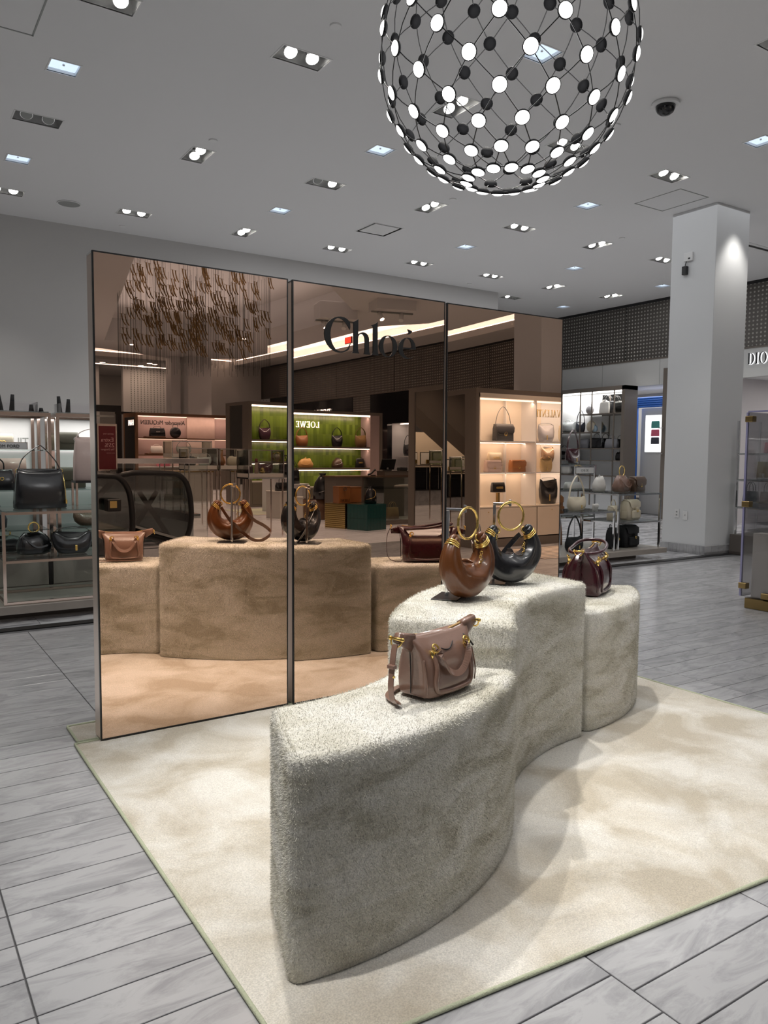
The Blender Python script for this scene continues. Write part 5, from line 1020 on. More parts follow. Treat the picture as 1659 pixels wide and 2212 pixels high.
# ------------------------------------------------------------------ green tiled wall unit
t = unit('display_wall', 'taupe display wall with green tile back and glowing shelf edges', 7.35, 10.70, -8.87, 1.2, 2.367, ''); x0, x1, yf, yb = 7.35, 10.70, -8.87, -10.07
off(box(x0, x1, yb, yf, 2.30, 2.367), t).obj('top_panel', 'taupe_panel', t); off(box(x0, x0+.09, yf-.3, yf, 0, 2.30), t).obj('corner_post', 'taupe_panel', t); off(box(x0, x0+.05, yb, yb+.22, 0, 2.30), t).obj('corner_post', 'taupe_panel', t)
off(box(x0+.015, x0+.025, yb+.22, yf-.3, .12, 2.30), t).obj('side_mirror', 'grey_mirror', t); off(box(x1-.07, x1, yb, yf, 0, 2.30), t).obj('end_panel', 'taupe_panel', t)
off(box(x1-.34, x1-.07, yf-.45, yf-.02, .6, 2.30), t).obj('inner_side', 'pink_panel', t); off(box(x0+.026, x1-.07, yb, yf-.46, 0, 2.30), t).obj('rear_body', 'taupe_panel', t)
off(box(x0+.09, x1-.07, yf-.45, yf, .0, .575), t).obj('base_cabinet', 'taupe_panel', t); off(box(x0+.09, x1-.07, yf-.45, yf+.005, .575, .60), t).obj('counter', 'greige', t)
for a in range(4): off(box(x0+.1+a*.8, x0+.89+a*.8, yf, yf+.008, .09, .56, c=.002), t).obj('drawer', 'taupe_panel', t)
mg = bpy.data.materials.new('green_tile'); MATS['green_tile'] = mg; nt, N, L, B = nodes(mg); geo = N.new('ShaderNodeNewGeometry'); r = N.new('ShaderNodeValToRGB'); r.color_ramp.elements[0].color = (.075, .115, .012, 1); r.color_ramp.elements[1].color = (.16, .24, .03, 1); L.new(geo.outputs['Random Per Island'], r.inputs[0]); L.new(r.outputs[0], B.inputs['Base Color']); B.inputs['Roughness'].default_value = .25
g = MB(); random.seed(5)
for j in range(7):
    for i in range(38):
        a = x0+.09+.0835*i; z = .6+.247*j
        if a < x1-.36: g.box(a+.001, a+.0825, yf-.46, yf-.448-random.random()*.003, z+.001, min(z+.246, 2.299))
off(g, t).obj('tile_field', 'green_tile', t, kind='stuff')
for z in (1.04, 1.54):
    off(box(x0+.09, x1-.34, yf-.445, yf-.03, z-.045, z), t).obj('shelf', 'taupe_panel', t); off(box(x0+.10, x1-.36, yf-.05, yf-.028, z-.062, z-.046), t).obj('lamp_strip', 'strip_light', t)
off(box(x0+.10, x1-.30, yf-.06, yf-.035, 2.262, 2.295), t).obj('lamp_strip', 'strip_light', t)
for z, e in ((2.24, 9), (1.46, 4.5), (.97, 4)):
    la = bpy.data.lights.new('unit_glow', 'AREA'); la.shape = 'RECTANGLE'; la.size = 3.0; la.size_y = .04; la.energy = e; la.color = (1, .97, .95); lo = bpy.data.objects.new('unit_glow', la); COL.objects.link(lo); lo.location = (8.9, yf-.12, z); lo.rotation_euler = (math.radians(-28), 0, 0)
for z, e in ((2.25, 11), (1.59, 5), (1.08, 5)):  # glow added to brighten the pink display wall further back
    la = bpy.data.lights.new('unit_glow', 'AREA'); la.shape = 'RECTANGLE'; la.size = 3.2; la.size_y = .04; la.energy = e; la.color = (1, .9, .86); lo = bpy.data.objects.new('unit_glow', la); COL.objects.link(lo); lo.location = (9.0, -16.5, z); lo.rotation_euler = (math.radians(-28), 0, 0)
s_ = MB(); wd = serif(s_, 'LOEWE', .135, .006, .98); o = s_.obj('letters', 'white_letter', t); place(o, (9.18-t.location.x, yf-.435-t.location.y, 1.99), (-1, 0, 0), (0, 0, 1))
SG = 'bags on the green tiled wall'; yv = yf-.24
bag('hobo', 'dark plum leather bag with round handle on the top green shelf', (7.87, yv, 1.542), PI, .30, .14, .27, 'plum_leather', 'gold', SG, hh=.17, sw=.032, clasp=False)
bag('hobo', 'tan leather bag on the top green shelf at the mirror joint', (8.60, yv, 1.542), PI, .32, .14, .26, 'cognac_leather', 'gold', SG, hh=.17, sw=.032, clasp=False)
bag('hobo', 'black leather bag with round handle in the middle of the top green shelf', (9.55, yv, 1.542), PI, .30, .14, .28, 'black_leather', 'gold', SG, hh=.17, sw=.032, clasp=False)
bag('hobo', 'olive gold leather bag on the top green shelf by the pale end wall', (10.22, yv, 1.542), PI, .32, .14, .29, 'olive_gold_leather', 'gold', SG, hh=.18, sw=.032, m2='dark_brass', clasp=False)
bag('slouch', 'yellow ochre slouchy bag on the second green shelf', (8.70, yv, 1.042), PI, .40, .16, .21, 'yellow_leather', 'gold', SG, hh=.03)
bag('bucket', 'grey brown bucket bag on the second green shelf', (9.56, yv, 1.042), PI, .28, .2, .24, 'brown_leather', 'chrome', SG)
bag('satchel', 'small black bag with gold chain on the second green shelf', (10.20, yv, 1.042), PI, .24, .1, .22, 'black_leather', 'gold', SG, hh=.03)
bag('slouch', 'black bag lying on the counter of the green wall', (8.05, yv, .602), PI, .45, .2, .14, 'black_leather', 'gold', SG, hh=.02)
t = thing('gold_ring_stand', 'round gold ring stand with pale pouch before the green tiles', 'display stand', (8.17, yv, 1.042)); MB().torus((0, 0, .105), .10, .01, 32, 8).obj('ring', 'gold', t); MB().sphere((0, .02, .10), .07, 14, 8).obj('pouch', 'sand_leather', t); box(-.06, .06, -.04, .04, 0, .006).obj('foot', 'gold', t)
t = thing('garden_rug', 'woven rug in green and orange in front of the green wall', 'rug', (8.0, -7.6, .002)); mr = mat('woven_rug', (.30, .33, .16), .95, var=.5, scale=3); box(-1.3, 2.2, -1.1, .5, 0, .008).obj('field', 'woven_rug', t); box(-1.3, 2.2, .42, .5, .008, .010).obj('band', 'cognac_leather', t)
# ------------------------------------------------------------------ pink display wall
t = unit('display_wall', 'wood framed display wall with pale pink back and black lettering', 7.26, 10.9, -16.40, 1.2, 2.38, ''); x0, x1, yf, yb = 7.26, 10.9, -16.40, -17.6
off(MB().box(x0, x1, yb, yf, 2.30, 2.38), t).obj('top_panel', 'wood_brown', t); off(box(x0, x0+.07, yb, yf, 0, 2.30), t).obj('side_panel', 'wood_brown', t); off(box(x0+.07, x1, yb, yf-.4, 0, 2.30), t).obj('back_panel', 'pink_panel', t)
off(box(8.98, 9.9, yf-.4, yf-.34, .77, 2.30), t).obj('white_panel', 'blush_leather', t)
for z in (1.634, 1.124): off(box(x0+.07, x1, yf-.4, yf-.02, z-.03, z), t).obj('shelf', 'wood_brown', t)
off(box(x0+.07, x1, yf-.4, yf, 0, .74), t).obj('base_cabinet', 'taupe_panel', t); off(box(x0+.07, x1, yf-.4, yf+.01, .74, .765), t).obj('counter', 'white_plastic', t)
off(box(x0+.1, x1, yf-.38, yf-.36, 2.28, 2.299), t).obj('lamp_strip', 'warm_strip', t); off(box(x0+.1, x1, yf-.38, yf-.36, 1.595, 1.603), t).obj('lamp_strip', 'warm_strip', t)
off(box(x0-.006, x0, yb+.15, yf-.1, .3, 2.25), t).obj('painted_reflection', 'black_gloss', t)  # black panel standing in for a side mirror's reflection of a black shopfront
text('lettering', 'Alexander McQUEEN', .185, 'black_trim', (8.93, yf-.39, 2.05), (-1, 0, 0), parent=t, ext=.004, sx=.84)
o = text('lettering', 'HAN', .24, 'white_letter', (x0-.008, yf-.08, 2.02), (0, 1, 0), parent=t, ext=.003); place(o, (x0-.010-t.location.x, -16.55-t.location.y, 2.0), (0, -1, 0), (0, 0, 1))  # letters of the reflected sign, fixed on the panel as part of the imitated reflection
SP = 'bags on the pink display wall'
for (xx, z, w, lab, g2) in ((7.90, 1.636, .62, 'brown wood tray under the black stitched bag', None), (7.95, 1.126, .66, 'brown wood tray under the white bag', None)):
    q = thing('wood_tray', lab, 'tray', (xx, yf-.2, z)); box(-w/2, w/2, -.12, .12, 0, .035, c=.004).obj('board', 'wood_brown', q); box(-w/2+.03, w/2-.03, -.1, .1, .035, .04).obj('inlay', 'cognac_leather', q)
bag('satchel', 'wide black bag with pale stitching on a wood tray, pink wall', (7.98, yf-.2, 1.678), PI, .50, .16, .26, 'black_leather', 'chrome', SP, hh=.05)
bag('round', 'black and silver bag with round handle on the top shelf of the pink wall', (8.55, yf-.2, 1.636), PI, .34, .12, .3, 'black_leather', 'chrome', SP, hh=.10, clasp=False)
bag('satchel', 'white bag on a wood tray on the second shelf of the pink wall', (7.95, yf-.2, 1.168), PI, .40, .14, .22, 'white_leather', 'chrome', SP, hh=.05, clasp=False)
bag('flap', 'rose red bag lying low on the counter of the pink wall', (8.15, yf-.2, .767), PI, .4, .2, .14, 'pink_leather', 'chrome', SP, hh=0, clasp=False)
bag('flap', 'tiny black bag at the right end of the pink wall top shelf', (10.35, yf-.2, 1.636), PI, .2, .1, .2, 'black_leather', 'chrome', SP, hh=0, clasp=False)
# ------------------------------------------------------------------ black shopfront with its frame
t = thing('black_portal', 'black metal portal frame standing behind the red sale sign', 'frame', (7.3, -18.45, 0)); MB().box(-2.2, .12, -.1, .1, 2.46, 2.66).obj('lintel', 'black_trim', t); box(0, .13, -.1, .1, 0, 2.46).obj('post', 'black_trim', t); box(.13, 2.4, -.6, -.5, 2.42, 2.5).obj('rail', 'black_trim', t); box(-2.2, 0, -.3, -.25, 2.3, 2.36).obj('lamp_rail', 'grey_plastic', t)
# red sale sign
t = thing('sale_sign', 'tall red sale poster in a metal frame beside the escalator', 'sign', (2.76, -3.32, 0)); box(-.115, .10, -.012, .012, 1.03, 1.585).obj('poster', 'red_board', t)
MB().box(-.13, .115, -.016, .016, 1.012, 1.03).box(-.13, .115, -.016, .016, 1.585, 1.612).box(-.13, -.115, -.016, .016, 1.03, 1.585).box(.10, .115, -.016, .016, 1.03, 1.585).obj('frame', 'copper_chrome', t)
MB().box(-.02, .02, -.012, .012, .02, 1.012).obj('pole', 'copper_chrome', t); box(-.14, .14, -.12, .12, 0, .02, c=.004).obj('foot', 'copper_chrome', t)
for body, size, x, z in (('LIMITED TIME', .022, .075, 1.475), ('Extra', .075, .075, 1.385), ('25%', .075, .095, 1.315), ('The Designer', .032, .095, 1.275), ('see an associate', .016, .095, 1.235)):
    text('lettering', body, size, 'print_pink', (2.76+min(x, .085), -3.307, z), (-1, 0, 0), parent=t, ext=.001)
# ------------------------------------------------------------------ escalator
t = thing('escalator', 'escalator with black handrails and smoked glass sides, seen in the mirror', 'escalator', (2.9, -2.6, 0))
def balus(y, nx, pts, lab):
    P = spline(pts, 6); MB().tube([(x, y, z) for x, z in P], .036, 10).obj('handrail', 'black_trim', t)
    poly = [(x, z) for x, z in P]; q = MB(); n = len(poly); vv = [(x, y-.006, z) for x, z in poly]+[(x, y+.006, z) for x, z in poly]
    fs = [(a, b, c) for a, b, c in tessellate_polygon([[Vector((x, z, 0)) for x, z in poly]])]; q.add(vv, fs+[(c+n, b+n, a+n) for a, b, c in fs]); q.obj('glass_side', 'smoke_glass', t)
balus(.32, 0, [(-1.9, .98), (-1.0, .99), (-.45, .985), (-.30, .95), (-.20, .80), (-.165, .55), (-.17, .3), (-.25, .1), (-.34, .03), (-1.0, .02), (-1.9, .02)], 'a')
balus(-.30, 0, [(-.75, .02), (-.62, .3), (-.40, .68), (-.16, .93), (-.02, .985), (.12, .995), (.45, .985), (.64, .96), (.75, .84), (.80, .6), (.80, .34), (.74, .14), (.62, .03), (.2, .02), (-.3, .02)], 'b')
box(-1.9, .62, .24, .31, .0, .10).obj('skirt', 'chrome', t); box(-.7, .6, -.27, -.20, .0, .12).obj('skirt', 'chrome', t)
MB().tube(spline([(-.5, -.02, .04), (-.25, -.02, .20), (0, -.02, .26), (.3, -.02, .2), (.6, -.02, .05)]), .07, 10).obj('inner_deck', 'black_trim', t); o = box(-.28, .32, -.14, .14, -.015, .015).obj('landing_cover', 'grey_plastic', t); o.location = (.2, -.0, .27); o.rotation_euler = (0, .32, 0)
o = box(-1.1, .62, -.42, -.37, -.05, .05).obj('lower_rail', 'chrome', t); o.location = (.25, 0, .52); o.rotation_euler = (0, .24, 0)
for s in (-1, 1): o = box(-.4, .4, -.36, -.34, -.03, .03).obj('brace', 'taupe_panel', t); o.location = (.25+s*.1, 0, .42); o.rotation_euler = (0, s*1.0, 0)
box(-.50, -.34, .37, .50, .58, .72, c=.01).obj('control_box', 'black_trim', t); box(-.47, -.39, .50, .504, .62, .70).obj('control_label', 'brass', t)
# glass guard rail round the opening, low table and display cases
t = thing('guard_rail', 'steel topped glass guard rail behind the escalator', 'railing', (3.5, -3.5, 0)); box(-.62, .7, -.025, .025, 1.10, 1.17, c=.004).obj('top_rail', 'chrome', t); box(-.6, .68, -.006, .006, .06, 1.10).obj('glass', 'clear_glass', t); box(-.6, .68, -.04, .04, 0, .06).obj('shoe', 'chrome', t)
for x in (-.35, 0, .35): box(x-.004, x+.004, -.008, .008, .06, 1.10).obj('glass_joint', 'grey_plastic', t)
t = thing('low_table', 'low white marble table with dark edged glass top behind the escalator', 'table', (3.75, -4.3, 0)); box(-.40, .40, -.35, .35, 0, .30, c=.004).obj('base', 'white_marble', t); box(-.48, .48, -.42, .42, .33, .36, c=.003).obj('glass_top', 'smoke_glass', t); MB().box(-.48, .48, -.42, -.41, .30, .33).box(-.48, .48, .41, .42, .30, .33).obj('edge', 'chrome', t)
def case(lab, x0, x1, y0, y1, z0, z1, nleg=2):
    t = thing('glass_case', lab, 'display case', ((x0+x1)/2, (y0+y1)/2, 0), 0, 'glass cases on thin legs'); cx, cy = t.location.x, t.location.y; w = .012
    for x in (x0, x1-.02): 
        for y in (y0, y1-.02): off(box(x, x+.018, y, y+.018, 0, z0), t).obj('leg', 'copper_chrome', t)
    f = MB(); rails(f, x0, x1, y0, y1, z0+.012, .008, .02); rails(f, x0, x1, y0, y1, z1, .007, .014); posts(f, [(x0, y0), (x1, y0), (x0, y1), (x1, y1)], z0, z1, .007); off(f, t).obj('frame', 'chrome', t)
    off(box(x0, x1, y0, y1, z0+.012, z0+.07), t).obj('floor_panel', 'greige', t)
    off(MB().box(x0+.01, x1-.01, y1-.006, y1, z0+.07, z1-.014).box(x0, x0+.006, y0, y1, z0+.07, z1-.014).box(x1-.006, x1, y0, y1, z0+.07, z1-.014).box(x0, x1, y0, y1, z1-.006, z1), t).obj('glass', 'clear_glass', t)
    return t
case('front glass display case with the burgundy bag and red capped figure', 4.82, 5.39, -3.9, -3.5, .88, 1.303)
case('second glass display case, with an orange vase, left of the front one', 4.78, 5.22, -4.85, -4.45, .98, 1.315); case('third glass display case, with a silver bag, left of the orange vase', 4.28, 4.74, -4.85, -4.45, .98, 1.32); case('rear glass display case with a white bag, highest of the cases', 4.35, 5.02, -5.75, -5.35, 1.155, 1.435)
SC = 'goods inside the glass cases'
bag('hobo', 'burgundy soft bag inside the front glass case', (5.20, -3.74, .951), PI, .26, .12, .15, 'burgundy_leather', 'gold', SC, hh=.01, clasp=False)
bag('clutch', 'dark red box bag at the left inside the front glass case', (4.94, -3.78, .951), PI, .14, .1, .12, 'burgundy_leather', 'gold', SC, clasp=False)
t = thing('bottle_figure', 'small pale bottle figure with a red cap in the front glass case', 'ornament', (5.0, -3.62, .951)); MB().lathe([(.001, 0), (.03, 0), (.034, .05), (.024, .12), (.02, .16), (.001, .16)], 14).obj('body', 'rose_leather', t); MB().cyl((0, 0, .16), .02, .06, 14, r2=.022).obj('cap', 'red_board', t)
t = thing('golden_ball', 'small golden speckled ball in the front glass case', 'ornament', (5.09, -3.60, .951)); MB().sphere((0, 0, .042), .042, 16, 10).obj('ball', 'brass', t); MB().torus((0, 0, .083), .01, .003, 12, 6).obj('loop', 'gold', t)
t = thing('orange_vase', 'orange brown round vase in the second glass case', 'vase', (4.88, -4.63, 1.051)); MB().lathe([(.001, 0), (.045, 0), (.07, .05), (.05, .11), (.025, .15), (.03, .24), (.001, .24)], 18).obj('body', 'cognac_leather', t); MB().torus((0, 0, .24), .03, .005, 16, 6, (1, 0, 0), (0, 1, 0)).obj('lip', 'gold', t)
bag('slouch', 'pale pleated bag in the second glass case', (5.09, -4.66, 1.051), PI, .22, .12, .14, 'sand_leather', 'chrome', SC, hh=.01, clasp=False)
bag('hobo', 'silver shoulder bag in the third glass case', (4.61, -4.66, 1.051), PI, .24, .1, .13, 'silver_leather', 'chrome', SC, hh=.06, clasp=False)
bag('slouch', 'black bag in the third glass case beside the silver one', (4.38, -4.66, 1.051), PI, .2, .1, .14, 'black_leather', 'chrome', SC, hh=.04, clasp=False)
bag('hobo', 'white shoulder bag in the rear glass case', (4.62, -5.55, 1.226), PI, .26, .1, .12, 'white_leather', 'chrome', SC, hh=.09, clasp=False)
t = thing('cabinet', 'greige cabinet with a brass edged top beyond the glass cases', 'cabinet', (7.0, -11.5, 0)); box(-.5, .5, -.3, .3, 0, .74, c=.004).obj('carcass', 'greige', t); box(-.52, .52, -.32, .32, .74, .775, c=.003).obj('top', 'brass', t); box(-.46, .0, .3, .31, .1, .7, c=.002).obj('door', 'greige', t); box(.02, .46, .3, .31, .1, .7, c=.002).obj('door', 'greige', t)
# ------------------------------------------------------------------ till counter and plinth group
t = thing('glass_counter', 'taupe glass counter with an open lower bay and a small straw tote', 'counter', (8.9, -5.3, 0)); x0, x1, y0, y1 = 8.05, 9.8, -5.6, -4.93
off(box(x0, x1, y0, y1, 0, .10), t).obj('plinth', 'taupe_panel', t); off(box(x0+.02, x1, y0, y1-.02, .10, .12), t).obj('lower_shelf', 'greige', t); off(box(x0, x1, y0, y1, .70, .715), t).obj('glass_shelf', 'green_glass', t); off(box(x0, x1, y0, y1, .902, .915), t).obj('glass_top', 'green_glass', t)
off(MB().box(x0, x0+.01, y0, y1, .12, .9).box(x0+.01, x1, y1-.01, y1, .12, .9), t).obj('glass_front', 'clear_glass', t); off(box(x0+.1, x1, y0-.02, y0, .1, .9), t).obj('back_panel', 'taupe_panel', t); off(posts(MB(), [(x0, y1), (x0, y0), (x1, y1)], .1, .915, .006), t).obj('corner_bead', 'green_glass', t)
bag('tote', 'small straw tote in the open bay of the glass counter', (8.40, -5.15, .122), PI, .26, .12, .22, 'straw_weave', 'gold', None, hh=.10, clasp=False)
t = thing('folded_cloth', 'folded pale cloth on the counter glass shelf', 'cloth', (8.75, -5.2, .716)); MB().loft([(0, .5, .2), (.015, .52, .22), (.035, .48, .2), (.045, .4, .16)], 20, 3).obj('cloth', 'blush_leather', t); MB().loft([(.046, .34, .14), (.055, .3, .12)], 16, 3).obj('fold', 'white_leather', t)
t = thing('till_counter', 'angled taupe till counter between the green wall and the glass counter', 'counter', (8.35, -6.1, 0)); MB().prism([(-.65, .05), (-.2, .28), (1.6, .28), (1.6, -.4), (-.65, -.4)], 0, .90).obj('body', 'taupe_panel', t); MB().prism([(-.68, .06), (-.2, .31), (1.63, .31), (1.63, -.43), (-.68, -.43)], .90, .92).obj('top', 'wood_brown', t)
t = thing('till_riser', 'taupe riser box under the till screen', 'riser', (9.0, -5.98, .92)); box(-.32, .42, -.12, .16, 0, .09, c=.003).obj('box', 'taupe_panel', t); box(-.33, .43, -.13, .17, .09, .097).obj('lid', 'taupe_panel', t)
t = thing('till_screen', 'black tilted till screen on the riser', 'screen', (8.85, -5.95, 1.017)); o = box(-.17, .17, -.012, .012, -.11, .11, c=.006).obj('screen', 'black_trim', t); o.location = (0, .0, .13); o.rotation_euler = (-.35, 0, 0); box(-.05, .05, -.08, .05, 0, .03, c=.004).obj('foot', 'black_trim', t); box(-.02, .02, -.03, -.01, .03, .12).obj('stem', 'grey_plastic', t)
t = thing('card_printer', 'small black printer beside the till screen', 'printer', (9.2, -5.95, 1.017)); box(-.09, .09, -.07, .07, 0, .07, c=.012).obj('case', 'black_trim', t); box(-.06, .06, -.02, .0, .07, .075).obj('slot', 'grey_plastic', t)
t = thing('hand_scanner', 'black hand scanner lying left of the till screen', 'scanner', (8.45, -5.95, .92)); MB().tube(spline([(-.08, 0, .02), (0, 0, .05), (.06, 0, .10), (.09, .0, .12)]), [.018]*18+[.024], 10).obj('body', 'black_trim', t); box(.0, .08, -.04, .04, 0, .02, c=.004).obj('cradle', 'black_trim', t)
mg = bpy.data.materials.new('petrol_tile'); MATS['petrol_tile'] = mg; nt, N, L, B = nodes(mg); geo = N.new('ShaderNodeNewGeometry'); r = N.new('ShaderNodeValToRGB'); r.color_ramp.elements[0].color = (.006, .045, .045, 1); r.color_ramp.elements[1].color = (.012, .085, .08, 1); L.new(geo.outputs['Random Per Island'], r.inputs[0]); L.new(r.outputs[0], B.inputs['Base Color']); B.inputs['Roughness'].default_value = .15
t = thing('tiled_plinth', 'dark teal glazed tile plinth with the black studded bucket bag', 'plinth', (7.33, -4.40, 0)); box(-.235, .235, -.235, .235, 0, .466).obj('core', 'black_trim', t); box(-.242, .242, -.242, .242, .466, .474).obj('top', 'petrol_tile', t)
for j in range(2):
    for i in range(6): box(-.24+.08*i+.001, -.16+.08*i-.001, .235, .243, .233*j+.001, .233*j+.232, c=.002).obj('tile', 'petrol_tile', t); box(-.243, -.235, -.24+.08*i+.001, -.16+.08*i-.001, .233*j+.001, .233*j+.232, c=.002).obj('tile', 'petrol_tile', t)
t.rotation_euler = (0, 0, math.radians(-14))
t = thing('ribbed_plinth', 'gold ribbed plinth left behind the teal tile plinth', 'plinth', (7.16, -4.98, 0)); box(-.2, .3, -.2, .3, .0, .47).obj('core', 'dark_brass', t)
for k in range(13): box(-.212, .30, .3, .312, .02+.034*k, .04+.034*k).obj('rib', 'brass', t); box(-.212, -.2, -.2, .312, .02+.034*k, .04+.034*k).obj('rib', 'brass', t)
t.rotation_euler = (0, 0, math.radians(-14))
bag('bucket', 'black bucket bag with gold studs on the teal tile plinth', (7.42, -4.42, .476), PI, .22, .2, .30, 'black_leather', 'gold', 'bags on the floor plinths')
t = thing('leather_box', 'orange brown leather box with dark stamped lettering on the ribbed plinth', 'box', (7.10, -4.86, .472)); box(-.12, .12, -.1, .1, 0, .29, c=.004).obj('body', 'cognac_leather', t); box(-.125, .125, -.105, .105, .29, .30, c=.003).obj('lid', 'cognac_leather', t); MB().torus((0, .11, .25), .03, .006, 16, 6).obj('tie', 'brown_leather', t)
s_ = MB(); wd = serif(s_, 'LOEWE', .045, .001, .9); o = s_.obj('letters', 'black_trim', t); place(o, (.10, .1015, .03), (-1, 0, 0), (0, 0, 1))
t = thing('leather_box', 'plain orange brown leather box right of the stamped one', 'box', (7.40, -4.98, .472)); box(-.13, .13, -.1, .1, 0, .27, c=.004).obj('body', 'cognac_leather', t); box(-.135, .135, -.105, .105, .27, .28, c=.003).obj('lid', 'cognac_leather', t)
t = thing('round_plinth', 'dark red round plinth under the black gathered bag', 'plinth', (7.87, -6.95, .0105)); MB().cyl((0, 0, 0), .36, .42, 36).obj('drum', 'wood_brown', t); MB().cyl((0, 0, .42), .35, .02, 36).obj('top', 'burgundy_leather', t)
bag('bucket', 'large black gathered bucket bag on the round plinth', (7.80, -6.75, .442), PI, .40, .3, .52, 'black_leather', 'chrome', 'bags on the floor plinths')
t = thing('faceted_plinth', 'pale grey faceted plinth carrying the tall black tote', 'plinth', (7.55, -7.7, .0105)); MB().prism([(.40*math.cos(k*PI/3+.3), .40*math.sin(k*PI/3+.3)) for k in range(6)], 0, .70).obj('body', 'white_plastic', t); MB().prism([(.41*math.cos(k*PI/3+.3), .41*math.sin(k*PI/3+.3)) for k in range(6)], .70, .715).obj('top', 'white_plastic', t)
bag('tote', 'tall black tote with long handles on the pale faceted plinth', (7.58, -7.6, .717), PI, .26, .14, .30, 'black_leather', 'gold', 'bags on the floor plinths', hh=.18, clasp=False)
bag('slouch', 'small brown bag with pink blossom on the pale faceted plinth', (7.30, -7.75, .717), PI, .24, .12, .14, 'brown_leather', 'gold', 'bags on the floor plinths', hh=.02, clasp=False)
t = thing('faceted_plinth', 'lower grey faceted plinth left of the round one', 'plinth', (6.75, -6.2, 0)); MB().prism([(.30*math.cos(k*PI/3), .30*math.sin(k*PI/3)) for k in range(6)], 0, .52).obj('body', 'greige', t); MB().prism([(.31*math.cos(k*PI/3), .31*math.sin(k*PI/3)) for k in range(6)], .52, .535).obj('top', 'greige', t)
bag('satchel', 'black bag on the lower grey faceted plinth', (6.75, -6.15, .537), PI, .26, .12, .16, 'black_leather', 'gold', 'bags on the floor plinths', hh=.10, clasp=False)
# goods in the lit niche of the black shopfront
bag('hobo', 'black shiny bag on the niche shelf beside the mirrored panel', (14.0, -12.35, 1.352), -PI/2, .40, .14, .36, 'black_leather', 'chrome', 'bags in the white niche', hh=.26, clasp=False)
bag('tote', 'straw coloured tote on the niche shelf', (13.95, -11.9, 1.352), -PI/2, .36, .16, .34, 'straw_weave', 'chrome', 'bags in the white niche', hh=.2, clasp=False)
bag('tote', 'straw basket tote on the niche floor', (13.95, -12.1, .002), -PI/2, .40, .2, .5, 'straw_weave', 'chrome', 'bags in the white niche', hh=.25, clasp=False)
t = thing('front_sign', 'backlit white serif lettering on the black shopfront over the green wall', 'sign', (13.5, -17.2, 2.95)); text('lettering', 'SAINT LAURENT', .34, 'white_letter', (13.49, -18.0, 2.72), (0, 1, 0), parent=t, ext=.004, sx=.75); box(.0, .018, -1.0, 1.6, -.28, -.27).obj('rail', 'chrome', t)
t = thing('exit_sign', 'small red exit box on the ceiling edge behind the black lettering', 'sign', (10.95, -10.84, 4.40)); box(-.02, .02, -.17, .17, -.1, .07, c=.004).obj('box', 'red_board', t); mat('exit_red', (.6, .03, .02), .4, emit=(1, .08, .05), es=1.2); box(-.026, -.021, -.15, .15, -.09, .06).obj('panel', 'exit_red', t)
# ------------------------------------------------------------------ cosmetics counter and soffit, seen twice reflected
t = thing('beauty_counter', 'beige backed counter with dark glass front and gold lettering', 'counter', (2.0, -9.8, 0)); x0, x1 = .8, 3.4
off(box(x0, x1, -10.6, -10.5, 0, 2.0), t).obj('back_wall', 'cream_lacquer', t); off(box(x0, x1, -9.7, -9.5, 0, .42), t).obj('marble_base', 'white_marble', t); off(box(x0, x1, -9.72, -9.49, .42, .45), t).obj('black_band', 'black_trim', t)
off(box(x0, x1, -9.7, -9.51, .45, 1.04), t).obj('dark_front', 'black_gloss', t); off(box(x0, x1, -10.1, -9.48, 1.06, 1.10, c=.004), t).obj('top', 'taupe_panel', t); off(box(x0, x1, -9.515, -9.505, .92, .935), t).obj('glass_ledge', 'clear_glass', t)
for i in range(6): off(box(x0+.2+.4*i, x0+.205+.4*i, -9.509, -9.5, .45, 1.04), t).obj('joint', 'grey_plastic', t)
text('lettering', 'CHANEL', .13, 'dark_brass', (2.75, -10.49, 1.62), (-1, 0, 0), parent=t, ext=.006)
for i in range(3):
    q = thing('perfume_frame', ['left', 'middle', 'right'][i]+' black framed white display panel on the beauty counter', 'display', (1.55+.42*i, -9.9, 1.101), 0, 'framed panels on the beauty counter'); box(-.16, .16, -.012, .012, 0, .34, c=.002).obj('frame', 'black_trim', q); box(-.145, .145, .012, .016, .02, .32).obj('panel', 'white_plastic', q); box(-.12, -.02, .016, .05, .03, .14, c=.004).obj('bottle', 'gold', q)
t = thing('stair_soffit', 'slanting grey underside of a staircase above the beauty counter', 'staircase', (2.2, -8.6, 0)); q = MB(); P = [(-1.6, .55), (1.4, 2.62), (1.4, 3.75), (-1.6, 1.7)]
q.add([(x, -.5, z) for x, z in P]+[(x, .3, z) for x, z in P], [(0, 1, 2, 3)[::-1], (4, 5, 6, 7), (0, 4, 7, 3), (1, 2, 6, 5), (0, 1, 5, 4), (3, 7, 6, 2)]); q.obj('soffit', 'taupe_panel', t); q = MB(); P = [(-1.6, 1.72), (1.4, 3.77), (1.4, 3.9), (-1.6, 1.85)]
q.add([(x, -.5, z) for x, z in P]+[(x, .32, z) for x, z in P], [(3, 2, 1, 0), (4, 5, 6, 7), (0, 4, 7, 3), (1, 2, 6, 5), (0, 1, 5, 4), (3, 7, 6, 2)]); q.obj('edge_trim', 'black_trim', t)
area(2.0, -9.2, 2.9, 2.4, .4, 45, (1, .93, .8), (math.radians(-25), 0, 0))  # lamp added to brighten the beauty counter and its lettering
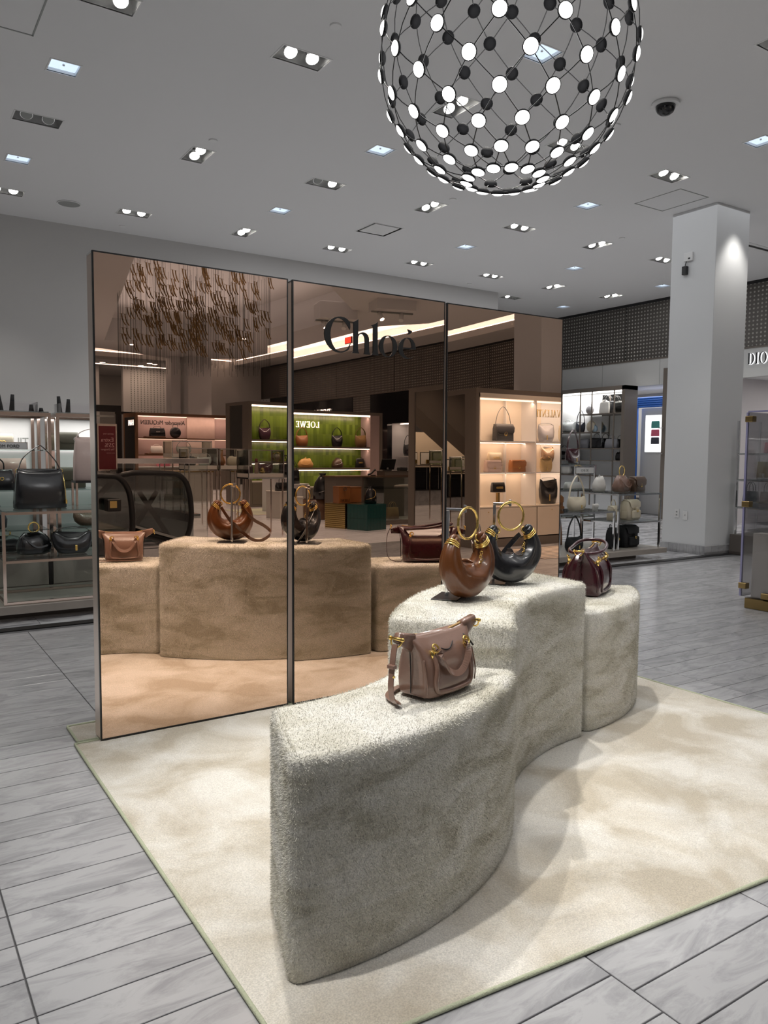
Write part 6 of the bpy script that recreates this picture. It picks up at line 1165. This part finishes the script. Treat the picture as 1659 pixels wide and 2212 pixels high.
# ------------------------------------------------------------------ ceiling things of the hall
for (x, y, lab) in ((8.82, -7.95, 'grey track light box left of the black lettering, hung from the ceiling'), (9.25, -6.4, 'grey track light box over the letter l, hung from the ceiling')):
    q = thing('track_light', lab, 'ceiling light', (x, y, 4.25), math.radians(15), 'track light boxes'); box(-.42, .42, -.28, .28, .02, .38).obj('housing', 'ceiling_paint', q); box(-.45, .45, -.03, .03, -.01, .02).obj('track', 'grey_plastic', q)
    for k, s in enumerate((-.28, .2)):
        c = MB().cyl((0, 0, -.16), .05, .16, 16).obj('spot_head', 'white_plastic', q); c.location = (s, 0, -.02); c.rotation_euler = (.5, -.25*(-1)**k, 0)
        if k == 0: MB().cyl((0, 0, -.164), .044, .005, 16).obj('lamp_face', 'lamp_white', c)
for i, (x, y) in enumerate([(6.91, -15.6), (8.95, -12.46)]):
    q = thing('coffer_spot', ['bright spot lamp at the left under the ribbon chandelier', 'bright spot lamp at the right under the ribbon chandelier'][i], 'ceiling light', (x, y, 4.25), 0, 'spots under the ribbon chandelier'); c = MB().cyl((0, 0, 0), .07, .2, 16).obj('can', 'white_plastic', q); MB().cyl((0, 0, -.008), .062, .008, 16).obj('lamp_face', 'lamp_white', q); MB().cyl((0, 0, .2), .012, 1.4, 8).obj('stem', 'grey_plastic', q)
for i, (x, y) in enumerate([(9.66, -25.3), (9.92, -25.6), (9.78, -24.6), (9.61, -23.1), (9.86, -23.5), (9.62, -22.1), (9.88, -22.3), (8.13, -22.9)]):
    q = thing('hall_downlight', 'small round downlight far down the hall, '+['left lamp of the lowest pair', 'right lamp of the lowest pair', 'lone lamp between the lowest and middle pairs', 'left lamp of the middle pair', 'right lamp of the middle pair', 'left lamp of the pair nearest the ribbon chandelier', 'right lamp of the pair nearest the ribbon chandelier', 'single one near the left mirror edge'][i], 'ceiling light', (x, y, ZC-.012), 0, 'far hall downlights'); MB().cyl((0, 0, 0), .10, .012, 14).obj('lamp_face', 'lamp_white', q); MB().torus((0, 0, .004), .11, .008, 16, 6, (1, 0, 0), (0, 1, 0)).obj('ring', 'white_plastic', q)
# ------------------------------------------------------------------ ribbon chandelier
mat('ribbon_brass', (.30, .19, .085), .35, .6, var=.15)
RC = thing('ribbon_chandelier', 'large chandelier of hanging curved brass ribbon pairs on thin wires', 'chandelier', (6.35, -9.3, 0))
o = MB().prism([(1.35*math.cos(k*PI/4+.2), 1.15*math.sin(k*PI/4+.2)) for k in range(8)], 5.2, 5.3).obj('mirror_plate', 'grey_mirror', RC); MB().torus((0, 0, 5.2), 1.32, .03, 8, 6, (math.cos(.2), math.sin(.2), 0), (-math.sin(.2), math.cos(.2), 0)).obj('plate_rim', 'dark_brass', RC)
MB().cyl((0, 0, 5.3), .2, .6, 16).obj('ceiling_mount', 'white_plastic', RC)
rb = MB(); rp = [(0, 0, 0), (.012, 0, -.075), (.042, 0, -.155), (.095, 0, -.22)]
for dx in (0, .08): rb.ribbon([(x+dx, 0, z) for x, y, z in spline(rp, 4)], .018, .014, (0, 1, 0))
rb.tube([(-.05, 0, .0), (.13, 0, .0)], .003, 5); rm = None; random.seed(21); wr = MB(); n = 0
for i in range(210):
    a = random.random()*2*PI; q = math.sqrt(random.random()); x = 1.62*q*math.cos(a); y = 1.35*q*math.sin(a); z = 3.58+random.random()**1.25*1.55
    if rm is None: rm = rb.obj('ribbon_pair', 'ribbon_brass', RC); c = rm
    else: c = rm.copy(); COL.objects.link(c)
    c.location = (x, y, z); c.rotation_euler = (0, 0, PI+random.uniform(-.22, .22)-math.radians(200)); n += 1
    if i % 2 == 0: wr.tube([(x, y, 2.95+.2*random.random()), (x, y, 5.2)], .0022, 4)
for k in range(60):
    a = 2*PI*k/60; wr.tube([(1.62*math.cos(a), 1.35*math.sin(a), 3.0), (1.62*math.cos(a), 1.35*math.sin(a), 5.85 if abs(math.cos(a)) > .85 else 5.2)], .0026, 4)
wr.obj('wires', 'black_trim', RC, kind='stuff')
